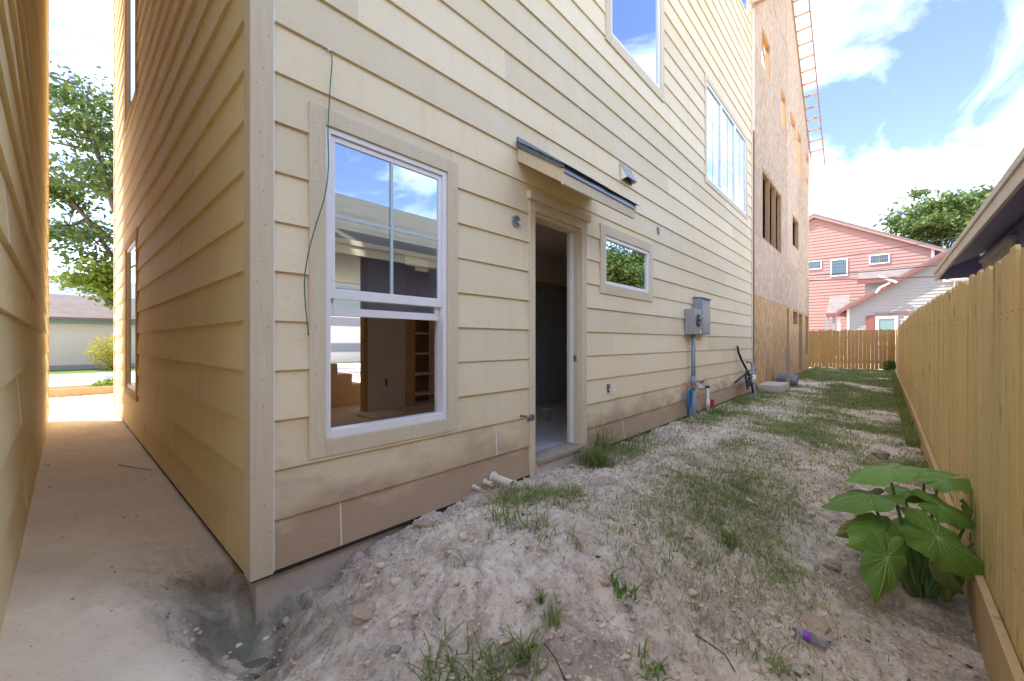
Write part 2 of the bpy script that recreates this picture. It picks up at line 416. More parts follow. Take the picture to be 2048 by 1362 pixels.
def height(X, Y, fine=True):
    X = np.asarray(X, float); Y = np.asarray(Y, float)
    hw = np.interp(X, [.5, .8, 1.04, 1.2, 1.6, 1.9, 12, 25], [-.27, -.25, -.215, -.14, -.04, -.03, -.04, -.05])
    hf = np.interp(X, [-2, 2, 3.6, 5.3, 9, 13, 25], [-.42, -.47, -.47, -.27, -.22, -.2, -.07])
    tt = (WALL_Y - Y) / 2.9
    far = sstep(5.5, 9, X)
    k = sstep(.42, .98, tt) * (1 - far) + np.clip(tt, 0, 1) * far
    h = hw * (1 - k) + hf * k
    h = h + .17 * gauss(X, Y, 2.15, 1.5, .95, .42, -.12) + .17 * gauss(X, Y, 1.15, 1.45, .5, .40) 
    # toe of the mound falls off to the left, sandy ground by the left house
    la = np.interp(Y, [0, 2.5, 4.35, 11, 13], [.17, .175, .11, -.1, -.14])
    left = la + (X - LEFT_X) / .84 * (-.035 - la)
    am = np.clip(sstep(.80, .30, X) * sstep(-1, .5, Y) + sstep(2.35, 2.6, Y) * sstep(1.2, .8, X), 0, 1)
    h = h * (1 - am) + left * am
    h = h - .17 * gauss(X, Y, .60, 2.46, .13, .26, .2) - .15 * gauss(X, Y, .50, 2.10, .12, .22, .35) - .03 * gauss(X, Y, .95, 2.36, .3, .08)
    h = h - .05 * gauss(X, Y, .55, 2.95, .1, .2)
    h = np.where(Y > 11, -.14 - 0 * X, h) * sstep(10, 12, Y) + h * (1 - sstep(10, 12, Y))
    inside = (X > .9) & (Y > 2.7) & (Y < 10.4)
    h = np.where(inside, np.minimum(h, -.1), h)
    out = (Y < -.9); h = np.where(out, np.minimum(h, -.2), h)
    if fine:
        am2 = alley_mask(X, Y) * (1 - .8 * np.clip(1.5 * gauss(X, Y, .55, 2.4, .2, .4, .25), 0, 1))
        near = np.clip(1 - (np.hypot(X - 1, Y - 1) - 5) / 12, .25, 1)
        rough = (1 - .88 * am2) * near * (1 - .5 * far)
        h = h + rough * (.09 * fbm(X, Y, 2.6, 3, 1) + .072 * fbm(X, Y, 9, 3, 2) + .026 * np.abs(fbm(X, Y, 30, 2, 3)) + (.35 + 1.6 * np.clip(fbm(X, Y, 2.1, 2, 77) + .18, 0, .5)) * (.030 * (.25 - np.abs(fbm(X, Y, 15, 3, 71))) + .022 * (.25 - np.abs(fbm(X, Y, 34, 2, 73))) + .010 * fbm(X, Y, 60, 1, 75)))
        h = h + .03 * fbm(X, Y, 1.2, 2, 9) * near
        tr = fbm(X, Y, 5, 2, 4); h = h - rough * .035 * np.clip(.06 - np.abs(tr), 0, .06) / .06
    return h
def hz(x, y): return float(height(np.array([x]), np.array([y]))[0])
def make_ground():
    def axis(segs):
        r = []
        for a, b, d in segs: r += list(np.arange(a, b - 1e-6, d))
        return np.array(r + [segs[-1][1]])
    xs = axis([(-900, -60, 120), (-60, -8, 8), (-8, -.6, .4), (-.6, .3, .02), (.3, 3.6, .0125), (3.6, 5, .02), (5, 9, .05), (9, 26, .14), (26, 60, 4), (60, 900, 120)])
    ys = axis([(-900, -60, 120), (-60, -6, 6), (-6, -.9, .5), (-.9, -.4, .05), (-.4, 2.45, .0125), (2.45, 3.4, .02), (3.4, 6, .05), (6, 14, .1), (14, 60, 4), (60, 900, 120)])
    X, Y = np.meshgrid(xs, ys, indexing='ij'); Z = height(X, Y)
    nx, ny = X.shape
    co = np.stack([X, Y, Z], -1).reshape(-1, 3).astype(np.float32)
    i, j = np.meshgrid(np.arange(nx - 1), np.arange(ny - 1), indexing='ij')
    q = np.stack([i * ny + j, (i + 1) * ny + j, (i + 1) * ny + j + 1, i * ny + j + 1], -1).reshape(-1, 4)
    me = bpy.data.meshes.new('ground'); me.vertices.add(len(co)); me.vertices.foreach_set('co', co.ravel())
    me.loops.add(q.size); me.loops.foreach_set('vertex_index', q.ravel().astype(np.int32))
    me.polygons.add(len(q)); me.polygons.foreach_set('loop_start', np.arange(0, q.size, 4, dtype=np.int32)); me.polygons.foreach_set('loop_total', np.full(len(q), 4, np.int32))
    me.polygons.foreach_set('use_smooth', np.ones(len(q), bool))
    ca = me.color_attributes.new('soil', 'FLOAT_COLOR', 'POINT')
    am = alley_mask(X, Y) * (1 - .85 * np.clip(1.5 * gauss(X, Y, .55, 2.4, .2, .4, .25), 0, 1))
    g = grass_mask(X, Y)
    d = np.clip(1.3 * gauss(X, Y, .60, 2.36, .14, .34, .25) + .7 * gauss(X, Y, 1.0, 2.38, .35, .06), 0, 1) * np.clip(.1 + 2.5 * (fbm(X, Y, 7, 3, 21) + .12), 0, .8)
    cc = np.stack([am, g, d, np.ones_like(am)], -1).reshape(-1, 4).astype(np.float32)
    ca.data.foreach_set('color', cc.ravel())
    me.update(); me.validate(); me.materials.append(M['soil'])
    o = bpy.data.objects.new('ground', me); col.objects.link(o); struct(o)
    return o
def grass_mask(X, Y):
    m = 1.0 * sstep(4.2, 7.5, X) * sstep(2.6, 2.3, Y)
    m = np.maximum(m, 1.0 * gauss(X, Y, 4.55, 2.2, .65, .2))
    m = np.maximum(m, .95 * gauss(X, Y, 3.9, .95, .95, .34, .05))
    m = np.maximum(m, .8 * gauss(X, Y, 3.3, .62, .5, .22, .3))
    m = np.maximum(m, .6 * gauss(X, Y, 6.0, 1.2, 1.4, .5))
    m = np.maximum(m, .75 * gauss(X, Y, 2.35, 1.9, .25, .22))
    br = np.clip(.66 + 2.6 * fbm(X, Y, 1.1, 3, 31), 0, 1)
    bare = 1 - .85 * gauss(X, Y, 6.3, 1.75, .9, .25) - .6 * gauss(X, Y, 10, 1.5, 2, .4) - .5 * gauss(X, Y, 15, 1.6, 3, .4)
    return np.clip(m * br * bare, 0, 1)
make_ground()

pm = MB(); n = 20
pc = [( .56 + .13 * math.cos(a) * (1 + .25 * math.sin(3 * a)), 2.20 + .17 * math.sin(a) * (1 + .2 * math.cos(2 * a))) for a in [2 * math.pi * i / n for i in range(n)]]
pz = min(hz(x, y) for x, y in pc) + .028
pm.add([(x, y, pz) for x, y in pc], [tuple(range(n))]); struct(pm.build('water', 'puddle'))

# street side beyond the alley
struct(MB().box(-30, 40, 17.6, 25.4, -.4, -.11).build('sidewalk', 'sidewalk'))
struct(MB().box(-30, 40, 25.4, 29.2, -.4, -.10).build('lawn', 'lawn_green'))

# ------------------------------------------------------------------ siding on a wall plane
E_ = .27
def lap_boards(parent, mat, axis, plane, sign, u0, u1, z0, rows, holes, joints_seed, blen=3.66, name='siding_board'):
    """axis 'x': wall along X at Y=plane, outward = sign*Y ; axis 'y': wall along Y at X=plane, outward = sign*X"""
    rr = random.Random(joints_seed); step = [0, 1.35, 2.5, .7, 3.1, 1.9]
    gap = .0016
    for r in range(rows):
        za, zb = z0 + r * E_, z0 + (r + 1) * E_
        cuts = [u0]; x = u0 + .5 + step[r % 6] + rr.uniform(-.25, .25)
        while x < u1 - .35: cuts.append(x); x += blen
        cuts.append(u1)
        segs = []
        for a, b in zip(cuts, cuts[1:]):
            cells = [(a + (gap if a > u0 else 0), b - (gap if b < u1 else 0), za, zb)]
            for (h0, h1, g0, g1) in holes:
                new = []
                for (a_, b_, c_, d_) in cells:
                    if h1 <= a_ or h0 >= b_ or g1 <= c_ or g0 >= d_: new.append((a_, b_, c_, d_)); continue
                    if h0 > a_: new.append((a_, h0, c_, d_))
                    if h1 < b_: new.append((h1, b_, c_, d_))
                    m0, m1 = max(a_, h0), min(b_, h1)
                    if g0 > c_: new.append((m0, m1, c_, g0))
                    if g1 < d_: new.append((m0, m1, g1, d_))
                cells = new
            # group cells that touch into one board
            cells = [c for c in cells if c[1] - c[0] > .004 and c[3] - c[2] > .004]
            groups = []
            for c in sorted(cells):
                for g in groups:
                    if any(abs(c[0] - q[1]) < 1e-6 or (abs(c[0] - q[0]) < 1e-6 and abs(c[1] - q[1]) < 1e-6) for q in g): g.append(c); break
                else: groups.append([c])
            segs += groups
        for q in cuts[1:-1]:
            if any(h0 - .01 < q < h1 + .01 and g0 < zb and g1 > za for (h0, h1, g0, g1) in holes): continue
            wj = rr.uniform(.003, .0055); poly = [(plane + sign * .001, za + .002), (plane + sign * .0235, za + .002), (plane + sign * .0058, zb - .002), (plane + sign * .001, zb - .002)]
            MB().prism(poly, q - wj, q + wj, axis).build('joint_caulk', 'joint_caulk', parent)
        for g in segs:
            mb = MB(); jit = rr.uniform(-.0012, .0012)
            for (a, b, c, d) in g:
                def off(z): 
                    q = (z - za) / E_; return .022 * (1 - q) + .004 * q + jit
                top = d + (.012 if d >= zb - 1e-6 else 0)
                ob, ot = off(c), off(d)
                if axis == 'x': mb.prism([(plane, c), (plane + sign * ob, c), (plane + sign * ot, d), (plane + sign * .0005, d), ] , a, b, 'x')
                else: mb.prism([(plane, c), (plane + sign * ob, c), (plane + sign * ot, d), (plane + sign * .0005, d)], a, b, 'y')
            mb.build(name, mat, parent)

def wall_cells(mb, axis, p0, p1, u0, u1, z0, z1, holes):
    """solid wall slab with rectangular openings"""
    us = sorted({u0, u1, *[h[0] for h in holes], *[h[1] for h in holes]}); us = [u for u in us if u0 <= u <= u1]
    for a, b in zip(us, us[1:]):
        zs = [(z0, z1)]
        for h in holes:
            if h[0] <= a + 1e-6 and h[1] >= b - 1e-6:
                new = []
                for c, d in zs:
                    if h[3] <= c or h[2] >= d: new.append((c, d)); continue
                    if h[2] > c: new.append((c, h[2]))
                    if h[3] < d: new.append((h[3], d))
                zs = new
        for c, d in zs:
            if axis == 'x': mb.box(a, b, p0, p1, c, d)
            else: mb.box(p0, p1, a, b, c, d)

# ------------------------------------------------------------------ the cream house
HX1 = 11.72; TOP = 10.53; ROWS = 39
house = thing('cream_house', 'three storey house clad in cream lap siding with an open rear doorway', 'house', (6.2, 6.5, 0))
PW = WALL_Y                     # plane of the sheathing behind the boards (outside face)
# openings on the rear wall (clear holes) x0,x1,z0,z1
W1 = (1.046, 1.958, .655, 2.515); DR = (3.0, 3.80, .10, 2.465); SW = (4.32, 5.56, 1.92, 2.505)
WA = (4.46, 5.95, 4.95, 6.95); WB = (8.08, 11.10, 4.29, 6.12); WC = (10.35, 11.32, 9.17, 10.3)
holes = [W1, DR, SW, WA, WB, WC]
wl = MB(); wall_cells(wl, 'x', PW, PW + .14, CORN_X, HX1, .0, TOP, holes)
rear = wl.build('rear_wall', 'drywall', house)
grow = lambda h, m: (h[0] - m, h[1] + m, h[2] - m, h[3] + m)
bh = [grow(W1, .05), (2.965, 3.845, -.02, 2.56), grow(SW, .05), grow(WA, .05), grow(WB, .04), grow(WC, .04)]
lap_boards(rear, 'siding_cream', 'x', PW, -1, .772, HX1 - .10, 0, ROWS, bh, 3)
# left wall
LWn = (7.25, 8.45, .56, 2.62); LWu = (7.3, 8.5, 4.55, 6.6)
wl = MB(); wall_cells(wl, 'y', CORN_X, CORN_X + .14, PW + .1402, END_Y, 0, TOP, [LWn, LWu])
leftw = wl.build('side_wall', 'drywall', house)
lap_boards(leftw, 'siding_side', 'y', CORN_X, -1, PW + .085, END_Y - .1, 0, ROWS, [grow(LWn, .04), grow(LWu, .04)], 8)
# other walls, roof, floors
fh = [(1.3, 11.0, .05, 2.78)]  # front opening, its unseen width added to let more daylight indoors
wl = MB(); wall_cells(wl, 'x', END_Y - .14, END_Y, CORN_X + .1402, HX1, 0, TOP, fh); wl.build('front_wall', 'drywall', house)
MB().box(HX1 - .14, HX1 - .0002, PW + .1402, END_Y - .1402, 0, TOP).build('side_wall', 'drywall', house)
rf = MB().box(CORN_X - .4, HX1 + .1, PW - .35, END_Y + .3, TOP + .005, TOP + .22).build('roof', 'shingle_grey', house)
MB().box(CORN_X - .02, HX1 + .02, PW - .025, PW - .0, -.020, -.004).build('starter_strip', 'black_rubber', house)
MB().box(CORN_X - .02, CORN_X, PW + .0005, END_Y, -.020, -.004).build('starter_strip', 'black_rubber', house)
# slab edge
sl = MB(); sl.box(CORN_X + .012, HX1, PW + .012, END_Y, -.55, -.004)
slab = sl.build('slab', 'concrete', house, bevel=.012)
# corner boards
for (a, b, c, d) in ((CORN_X - .024, .768, PW - .026, PW - .001), (CORN_X - .024, CORN_X - .001, PW - .0008, PW + .082)):
    MB().box(a, b, c, d, -.012, TOP).build('corner_board', 'trim_grey', house, bevel=.002)
MB().box(HX1 - .098, HX1, PW - .026, PW - .001, -.012, TOP).build('corner_board', 'trim_grey', house, bevel=.002)
MB().box(CORN_X - .024, CORN_X - .001, END_Y - .098, END_Y, -.012, TOP).build('corner_board', 'trim_cream', house, bevel=.002)
# bead of caulk down the corner board
cz = [(0.7695 + random.uniform(-.0015, .002), PW - .020, z) for z in np.arange(.0, 4, .06)]
MB().tube(cz, .0045, 6).build('caulk_bead', 'caulk', house)
MB().tube([(2.957 + random.uniform(-.001, .001), PW - .018, z) for z in np.arange(.03, 2.5, .06)], .004, 6).build('caulk_bead', 'caulk', house)

def casing(parent, h, w, axis='x', plane=PW, sign=-1, mat='trim_grey', proud=.028, top_w=None):
    x0, x1, z0, z1 = h; tw = top_w or w; g = .0008
    def bx(a, b, c, d):
        if axis == 'x': return MB().box(a, b, plane + sign * proud, plane, c, d)
        return MB().box(plane + sign * proud, plane, a, b, c, d)
    for q in ((x0 - w, x0, z0 - w, z1 + tw), (x1, x1 + w, z0 - w, z1 + tw), (x0 + g, x1 - g, z0 - w, z0), (x0 + g, x1 - g, z1, z1 + tw)):
        bx(*q).build('casing', mat, parent, bevel=.002)
def frame_box(parent, name, x0, x1, z0, z1, w, ya, yb, mat='vinyl', axis='x', bw=None):
    g = .0005; bw = bw or w
    mb = MB()
    def bx(a, b, c, d):
        if axis == 'x': mb.box(a, b, ya, yb, c, d)
        else: mb.box(ya, yb, a, b, c, d)
    bx(x0, x0 + w, z0, z1); bx(x1 - w, x1, z0, z1); bx(x0 + w, x1 - w, z0, z0 + bw); bx(x0 + w, x1 - w, z1 - w, z1)
    return mb.build(name, mat, parent, bevel=.003)
def pane(parent, x0, x1, z0, z1, y, axis='x', mat='glass'):
    mb = MB()
    if axis == 'x': mb.box(x0, x1, y, y + .004, z0, z1)
    else: mb.box(y, y + .004, x0, x1, z0, z1)
    return mb.build('pane', mat, parent)
def grid(parent, x0, x1, z0, z1, nv, nh, y, w=.018):
    for i in range(nv):
        c = x0 + (x1 - x0) * (i + 1) / (nv + 1); MB().box(c - w/2, c + w/2, y - .013, y - .009, z0, z1).build('muntin', 'muntin_teal', parent)
    for i in range(nh):
        c = z0 + (z1 - z0) * (i + 1) / (nh + 1); MB().box(x0, x1, y - .0085, y - .0065, c - w/2, c + w/2).build('muntin', 'muntin_teal', parent)

# big double hung window, lower sash raised
def part_empty(name, parent, loc, label=None):
    o = bpy.data.objects.new(name, None); col.objects.link(o); o.location = loc; o.empty_display_size = .1
    WLOC[o.name] = Vector(loc); o.parent = parent; o.matrix_parent_inverse = Matrix.Translation(-WLOC[parent.name])
    if label: o['label'] = label
    return o
w1 = part_empty('window', house, (1.5, PW, .65), 'double hung window with its lower sash raised')
casing(w1, W1, .095)
frame_box(w1, 'window_frame', W1[0] + .001, W1[1] - .001, W1[2] + .001, W1[3] - .001, .034, PW - .012, PW + .07, bw=.05)
x0, x1 = W1[0] + .036, W1[1] - .036
frame_box(w1, 'upper_sash', x0, x1, 1.495, 2.478, .032, PW + .004, PW + .030, bw=.062)
pane(w1, x0 + .03, x1 - .03, 1.55, 2.45, PW + .014)
grid(w1, x0 + .032, x1 - .032, 1.557, 2.446, 1, 1, PW + .020, .020)
frame_box(w1, 'lower_sash', x0 + .004, x1 - .004, 1.395, 2.36, .034, PW + .036, PW + .062, bw=.05)
pane(w1, x0 + .036, x1 - .036, 1.44, 1.5545, PW + .046)
# small fixed window
w2 = part_empty('window', house, (4.9, PW, 1.9), 'small fixed picture window')
casing(w2, SW, .115); frame_box(w2, 'window_frame', SW[0] + .001, SW[1] - .001, SW[2] + .001, SW[3] - .001, .042, PW - .012, PW + .06)
pane(w2, SW[0] + .04, SW[1] - .04, SW[2] + .04, SW[3] - .04, PW + .01)
# upper windows
w3 = part_empty('window', house, (5.2, PW, 4.9), 'tall fixed window of the upper storey')
casing(w3, WA, .125); frame_box(w3, 'window_frame', WA[0] + .001, WA[1] - .001, WA[2] + .001, WA[3] - .001, .05, PW - .012, PW + .06)
pane(w3, WA[0] + .045, WA[1] - .045, WA[2] + .045, WA[3] - .045, PW + .01)
w4 = part_empty('window', house, (9.6, PW, 4.2), 'triple upper window with white mullions')
casing(w4, WB, .09)
wx = [WB[0], WB[0] + .98, WB[0] + 2.03, WB[1]]
for a, b in zip(wx, wx[1:]):
    frame_box(w4, 'window_frame', a + .002, b - .002, WB[2] + .001, WB[3] - .001, .055, PW - .014, PW + .06)
    pane(w4, a + .05, b - .05, WB[2] + .05, WB[3] - .05, PW + .01)
    grid(w4, a + .055, b - .055, WB[2] + .055, WB[3] - .055, 1, 2, PW + .018, .02)
w5 = part_empty('window', house, (10.8, PW, 9.1), 'top storey window near the framed building')
casing(w5, WC, .09); frame_box(w5, 'window_frame', WC[0] + .001, WC[1] - .001, WC[2] + .001, WC[3] - .001, .05, PW - .012, PW + .06)
pane(w5, WC[0] + .045, WC[1] - .045, WC[2] + .045, WC[3] - .045, PW + .01)
for (h, lb) in ((LWn, 'lower window in the alley wall'), (LWu, 'upper window in the alley wall')):
    w6 = part_empty('window', house, (CORN_X, h[0], h[2]), lb)
    casing(w6, h, .1, 'y', CORN_X, -1, 'trim_cream')
    frame_box(w6, 'window_frame', h[0] + .001, h[1] - .001, h[2] + .001, h[3] - .001, .05, CORN_X - .012, CORN_X + .06, axis='y')
    pane(w6, h[0] + .045, h[1] - .045, h[2] + .045, h[3] - .045, CORN_X + .004, 'y')
# white blinds-like boards behind the upper windows: interior room partition
MB().box(CORN_X + .15, HX1 - .15, PW + 2.2, PW + 2.3, 3.05, TOP - .1).build('partition', 'drywall', house)
MB().box(CORN_X + .1405, HX1 - .1405, PW + .1405, END_Y - .1405, 2.80, 3.0).build('upper_floor', 'drywall', house)
MB().box(CORN_X + .1405, HX1 - .1405, PW + .1405, END_Y - .1405, -.002, .10).build('floor', 'interior_floor', house)

# doorway
dr = part_empty('doorway', house, (3.4, PW, .1), 'open rear doorway without its door')
MB().box(2.918, 2.999, PW - .03, PW + .0, .0, 2.56).build('casing', 'trim_grey', dr, bevel=.002)
MB().box(3.802, 3.905, PW - .03, PW + .0, .0, 2.56).build('casing', 'trim_grey', dr, bevel=.002)
MB().box(2.9995, 3.8015, PW - .03, PW, 2.466, 2.56).build('casing', 'trim_grey', dr, bevel=.002)
MB().box(2.895, 3.955, PW - .055, PW - .0005, 2.5605, 2.635).build('head_trim', 'trim_grey', dr, bevel=.002)
MB().box(3.0, 3.03, PW + .0, PW + .145, .12, 2.465).build('jamb', 'trim_grey', dr, bevel=.002)
MB().box(3.77, 3.80, PW + .0, PW + .145, .12, 2.465).build('jamb', 'trim_grey', dr, bevel=.002)
MB().box(3.031, 3.769, PW + .0, PW + .145, 2.435, 2.465).build('jamb', 'trim_grey', dr, bevel=.002)
MB().box(3.752, 3.769, PW + .06, PW + .10, .13, 2.43).build('door_stop', 'vinyl', dr)
MB().box(3.766, 3.7695, PW + .02, PW + .055, 1.02, 1.09).build('strike_plate', 'metal_dark', dr)
MB().box(2.999, 3.803, PW - .075, PW + .16, .085, .122).build('sill', 'board_old', dr, bevel=.004)
MB().box(2.999, 3.803, PW - .045, PW - .002, -.03, .0845).build('apron', 'concrete', dr, bevel=.003)

# canopy over the door
cp = part_empty('door_canopy', house, (3.4, PW, 2.85), 'small shingled canopy over the doorway')
CX0, CX1, CYF = 2.757, 4.035, 1.93
MB().prism([(PW - .018, 2.865), (CYF + .02, 2.545), (CYF + .02, 2.66), (PW - .018, 2.98)], CX0, CX0 + .02, 'x').build('side_board', 'trim_cream', cp)
MB().prism([(PW - .018, 2.865), (CYF + .02, 2.545), (CYF + .02, 2.66), (PW - .018, 2.98)], CX1 - .02, CX1, 'x').build('side_board', 'trim_cream', cp)
MB().prism([(PW - .018, 2.885), (CYF + .022, 2.565), (CYF + .022, 2.60), (PW - .018, 2.92)], CX0 + .0205, CX1 - .0205, 'x').build('soffit', 'trim_cream', cp)
MB().box(CX0 - .004, CX1 + .004, CYF - .004, CYF + .0195, 2.525, 2.655).build('fascia', 'trim_grey', cp, bevel=.002)
MB().prism([(PW - .018, 2.985), (CYF + .02, 2.6605), (CYF - .012, 2.6605), (CYF - .012, 2.676), (PW - .018, 3.036)], CX0 - .015, CX1 + .015, 'x').build('deck', 'metal_dark', cp)
MB().box(CX0 - .016, CX1 + .016, CYF - .017, CYF - .0125, 2.618, 2.678).build('drip_edge', 'flashing', cp)
MB().box(CX0 - .01, CX1 + .01, PW - .030, PW - .0165, 3.03, 3.075).build('flashing', 'metal_dark', cp)
for r in range(4):
    ya = CYF - .035 + r * .125; yb = ya + .15; zf = lambda y: 2.665 + (y - CYF) * (3.022 - 2.662) / (PW - .018 - CYF + .012) + .02
    x = CX0 - .03
    while x < CX1 + .02:
        w = random.uniform(.14, .21); w = min(w, CX1 + .025 - x)
        dz = random.uniform(0, .004); ye = ya - random.uniform(0, .012)
        yb_ = min(yb, PW - .032)
        MB().add([(x, ye, zf(ye) + dz + r*.0004), (x + w - .003, ye, zf(ye) + dz + r*.0004), (x + w - .003, yb_, zf(yb_) + r*.0004 - .004), (x, yb_, zf(yb_) + r*.0004 - .004),
                  (x, ye, zf(ye) + dz + .008), (x + w - .003, ye, zf(ye) + dz + .008), (x + w - .003, yb_, zf(yb_) + .002), (x, yb_, zf(yb_) + .002)],
                 [(0,3,2,1),(4,5,6,7),(0,1,5,4),(1,2,6,5),(2,3,7,6),(3,0,4,7)]).build('shingle', 'shingle_dark', cp)
        x += w

# interior seen through the window and door
it = part_empty('interior', house, (3, 6, .1), 'unfinished ground floor rooms')
MB().box(2.35, 2.42, PW + .1406, 6.0, .101, 2.799).build('partition', 'drywall', it) if False else None
MB().box(.83, 3.02, 8.35, 8.45, .101, 2.799).build('partition', 'drywall', it)
MB().box(3.40, 4.12, 6.3, 6.4, .101, 2.799).build('partition', 'drywall', it)
MB().box(3.33, 3.398, 6.29, 6.41, .101, 2.799).build('wall_edge', 'lumber', it)
MB().box(4.122, 4.30, 6.26, 6.40, .101, 2.6).build('shelf_post', 'new_wood', it)
for z in (.25, .62, 1.0, 1.38, 1.76): MB().box(4.301, 4.85, 6.30, 6.60, z, z + .03).build('shelf', 'drywall', it)
MB().box(4.301, 4.85, 6.602, 6.64, .101, 2.6).build('shelf_back', 'lumber_brown', it)
MB().box(4.852, 4.92, 6.2, 6.64, .101, 2.799).build('partition', 'drywall', it)
MB().box(3.72, 3.76, 6.288, 6.2995, .48, .60).build('outlet_box', 'metal_dark', it)
MB().box(3.05, 3.6, 5.55, 6.0, .101, .13).build('wood_sheet', 'drywall', it)
for i in range(4): MB().box(2.6, 4.0 - i * .26, 7.0, 7.95, .101 + i * .19, .101 + (i + 1) * .19 - .002).build('stair_step', 'stair_wood', it)
# room behind the door: partition beside the window room, grey back wall
MB().box(2.90, 2.98, 3.75, 6.0, .101, 2.799).build('partition', 'drywall_grey', it) if False else None
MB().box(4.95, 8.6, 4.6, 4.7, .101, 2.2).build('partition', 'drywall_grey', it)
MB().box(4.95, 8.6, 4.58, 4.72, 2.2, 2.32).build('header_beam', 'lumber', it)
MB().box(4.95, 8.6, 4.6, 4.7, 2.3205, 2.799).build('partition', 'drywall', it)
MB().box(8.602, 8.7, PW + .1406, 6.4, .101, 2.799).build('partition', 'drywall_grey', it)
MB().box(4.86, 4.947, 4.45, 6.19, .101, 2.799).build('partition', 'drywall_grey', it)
MB().box(3.05, 8.6, PW + .15, 4.45, .1005, .104).build('painted_floor', 'painted_floor', it)
MB().box(4.951, 5.05, 4.52, 4.598, .101, 1.9).build('door_leaf', 'lumber_brown', it)

bk = thing('plastic_bucket', 'pale plastic bucket on the floor inside the rear doorway', 'bucket', (4.75, 3.62, .105))
def lathe(prof, n=16):
    mb = MB(); V = []; fs = []
    for (r, z) in prof:
        for k in range(n): a = 2*math.pi*k/n; V.append((r*math.cos(a), r*math.sin(a), z))
    for i in range(len(prof)-1):
        for k in range(n): fs.append((i*n+k, i*n+(k+1) % n, (i+1)*n+(k+1) % n, (i+1)*n+k))
    fs.append(tuple(range(n))[::-1]); mb.add(V, fs); return mb
def shift(mb, d): mb.v = [(a + d[0], b + d[1], c + d[2]) for a, b, c in mb.v]; return mb
shift(lathe([(.055, 0), (.062, .15), (.066, .15), (.066, .165), (.058, .165), (.05, .01)]), (4.75, 3.62, .105)).build('pail', 'bucket_plastic', bk, smooth=True)
MB().tube([(4.75 + .064*math.cos(a), 3.62 - .03*math.sin(a), .26 - .075*math.sin(a)) for a in np.linspace(0, math.pi, 9)], .002, 5).build('handle', 'metal_grey', bk)

def disc(mb, p, nrm, r, n=6):
    nrm = Vector(nrm); a = nrm.orthogonal().normalized(); b = nrm.cross(a); p = Vector(p)
    mb.add([p + (a * math.cos(6.2832*k/n) + b * math.sin(6.2832*k/n)) * r for k in range(n)] + [p + nrm * r * .35], [(k, (k + 1) % n, n) for k in range(n)])
mb = MB()
for r in range(24):
    for k in range(27):
        x = .86 + k * .4064 + random.uniform(-.02, .02); z = r * E_ + .03 + random.uniform(-.006, .012)
        if x > HX1 - .2 or random.random() < .25 or any(h[0] - .15 < x < h[1] + .15 and h[2] - .15 < z < h[3] + .15 for h in holes): continue
        disc(mb, (x, PW - .0212, z), (0, -1, 0), random.uniform(.003, .0052))
o = mb.build('nail_heads', 'nail', rear); o['kind'] = 'stuff'
mb = MB()
for k in range(60):
    disc(mb, (random.uniform(CORN_X - .01, .755), PW - .0262, k * .17 + random.uniform(-.05, .05)), (0, -1, 0), .0035)
for (x0, x1, z0, z1) in (W1, SW, WA):
    for k in range(26):
        sd2 = random.random(); w_ = .06
        p = (random.choice((x0 - w_, x1 + w_)), random.uniform(z0, z1)) if sd2 < .6 else (random.uniform(x0, x1), random.choice((z0 - w_, z1 + w_)))
        disc(mb, (p[0], PW - .0282, p[1]), (0, -1, 0), .0036)
o = mb.build('trim_nails', 'nail_dark', rear); o['kind'] = 'stuff'
# ------------------------------------------------------------------ neighbouring house on the left of the alley
nb = thing('cream_neighbour_house', 'cream lap sided house across the narrow sandy alley', 'house', (-3, 6, 0))
NY0, NY1 = 1.85, 10.15
MB().box(-6, LEFT_X, NY0, NY1, .14, TOP).build('wall_core', 'drywall', nb)
sw = MB().box(-6.0, LEFT_X - .002, NY0 + .002, NY1 - .002, -.5, .139).build('slab', 'concrete', nb)
lap_boards(sw, 'siding_side', 'y', LEFT_X, 1, NY0 + .01, NY1 - .09, 0.0, ROWS, [], 21)
lap_boards(sw, 'siding_cream', 'x', NY0, -1, -6, LEFT_X - .095, 0.0, ROWS, [], 22, blen=8)
MB().box(LEFT_X + .0005, LEFT_X + .024, NY1 - .088, NY1, .0, TOP).build('corner_board', 'trim_cream', nb)
MB().box(LEFT_X - .09, LEFT_X + .024, NY0 - .024, NY0 - .0005, .0, TOP).build('corner_board', 'trim_grey', nb)
MB().box(LEFT_X + .0005, LEFT_X + .024, NY0, NY0 + .0095, .0, TOP).build('corner_board', 'trim_cream', nb)
MB().box(-6.3, LEFT_X + .2, NY0 - .3, NY1 + .3, TOP + .005, TOP + .2).build('roof', 'shingle_grey', nb)

# ------------------------------------------------------------------ building under construction (OSB)
ob = thing('unfinished_building', 'tall unfinished building sheathed in bare oriented strand board', 'building', (17.5, 6, 0))
OX0, OX1, OEV, OPK = 12.02, 22.6, 9.9, 13.95; OXC = (OX0 + OX1) / 2
OH = [(12.98, 15.85, 4.12, 6.03), (18.05, 19.5, 4.82, 5.94), (12.9, 14.0, 8.9, 9.9), (15.75, 16.6, 8.4, 9.55), (17.6, 18.75, 8.9, 9.53), (19.24, 20.2, 7.7, 9.5), (21.6, 22.43, 7.7, 9.45),
      (16.9, 17.3, .75, 2.45), (18.2, 19.3, 1.9, 2.43), (19.63, 20.55, .06, 2.4), (21.5, 22.4, .66, 2.4)]
rake = lambda x: OEV + (OPK - OEV) * (1 - abs(x - OXC) / (OXC - OX0))
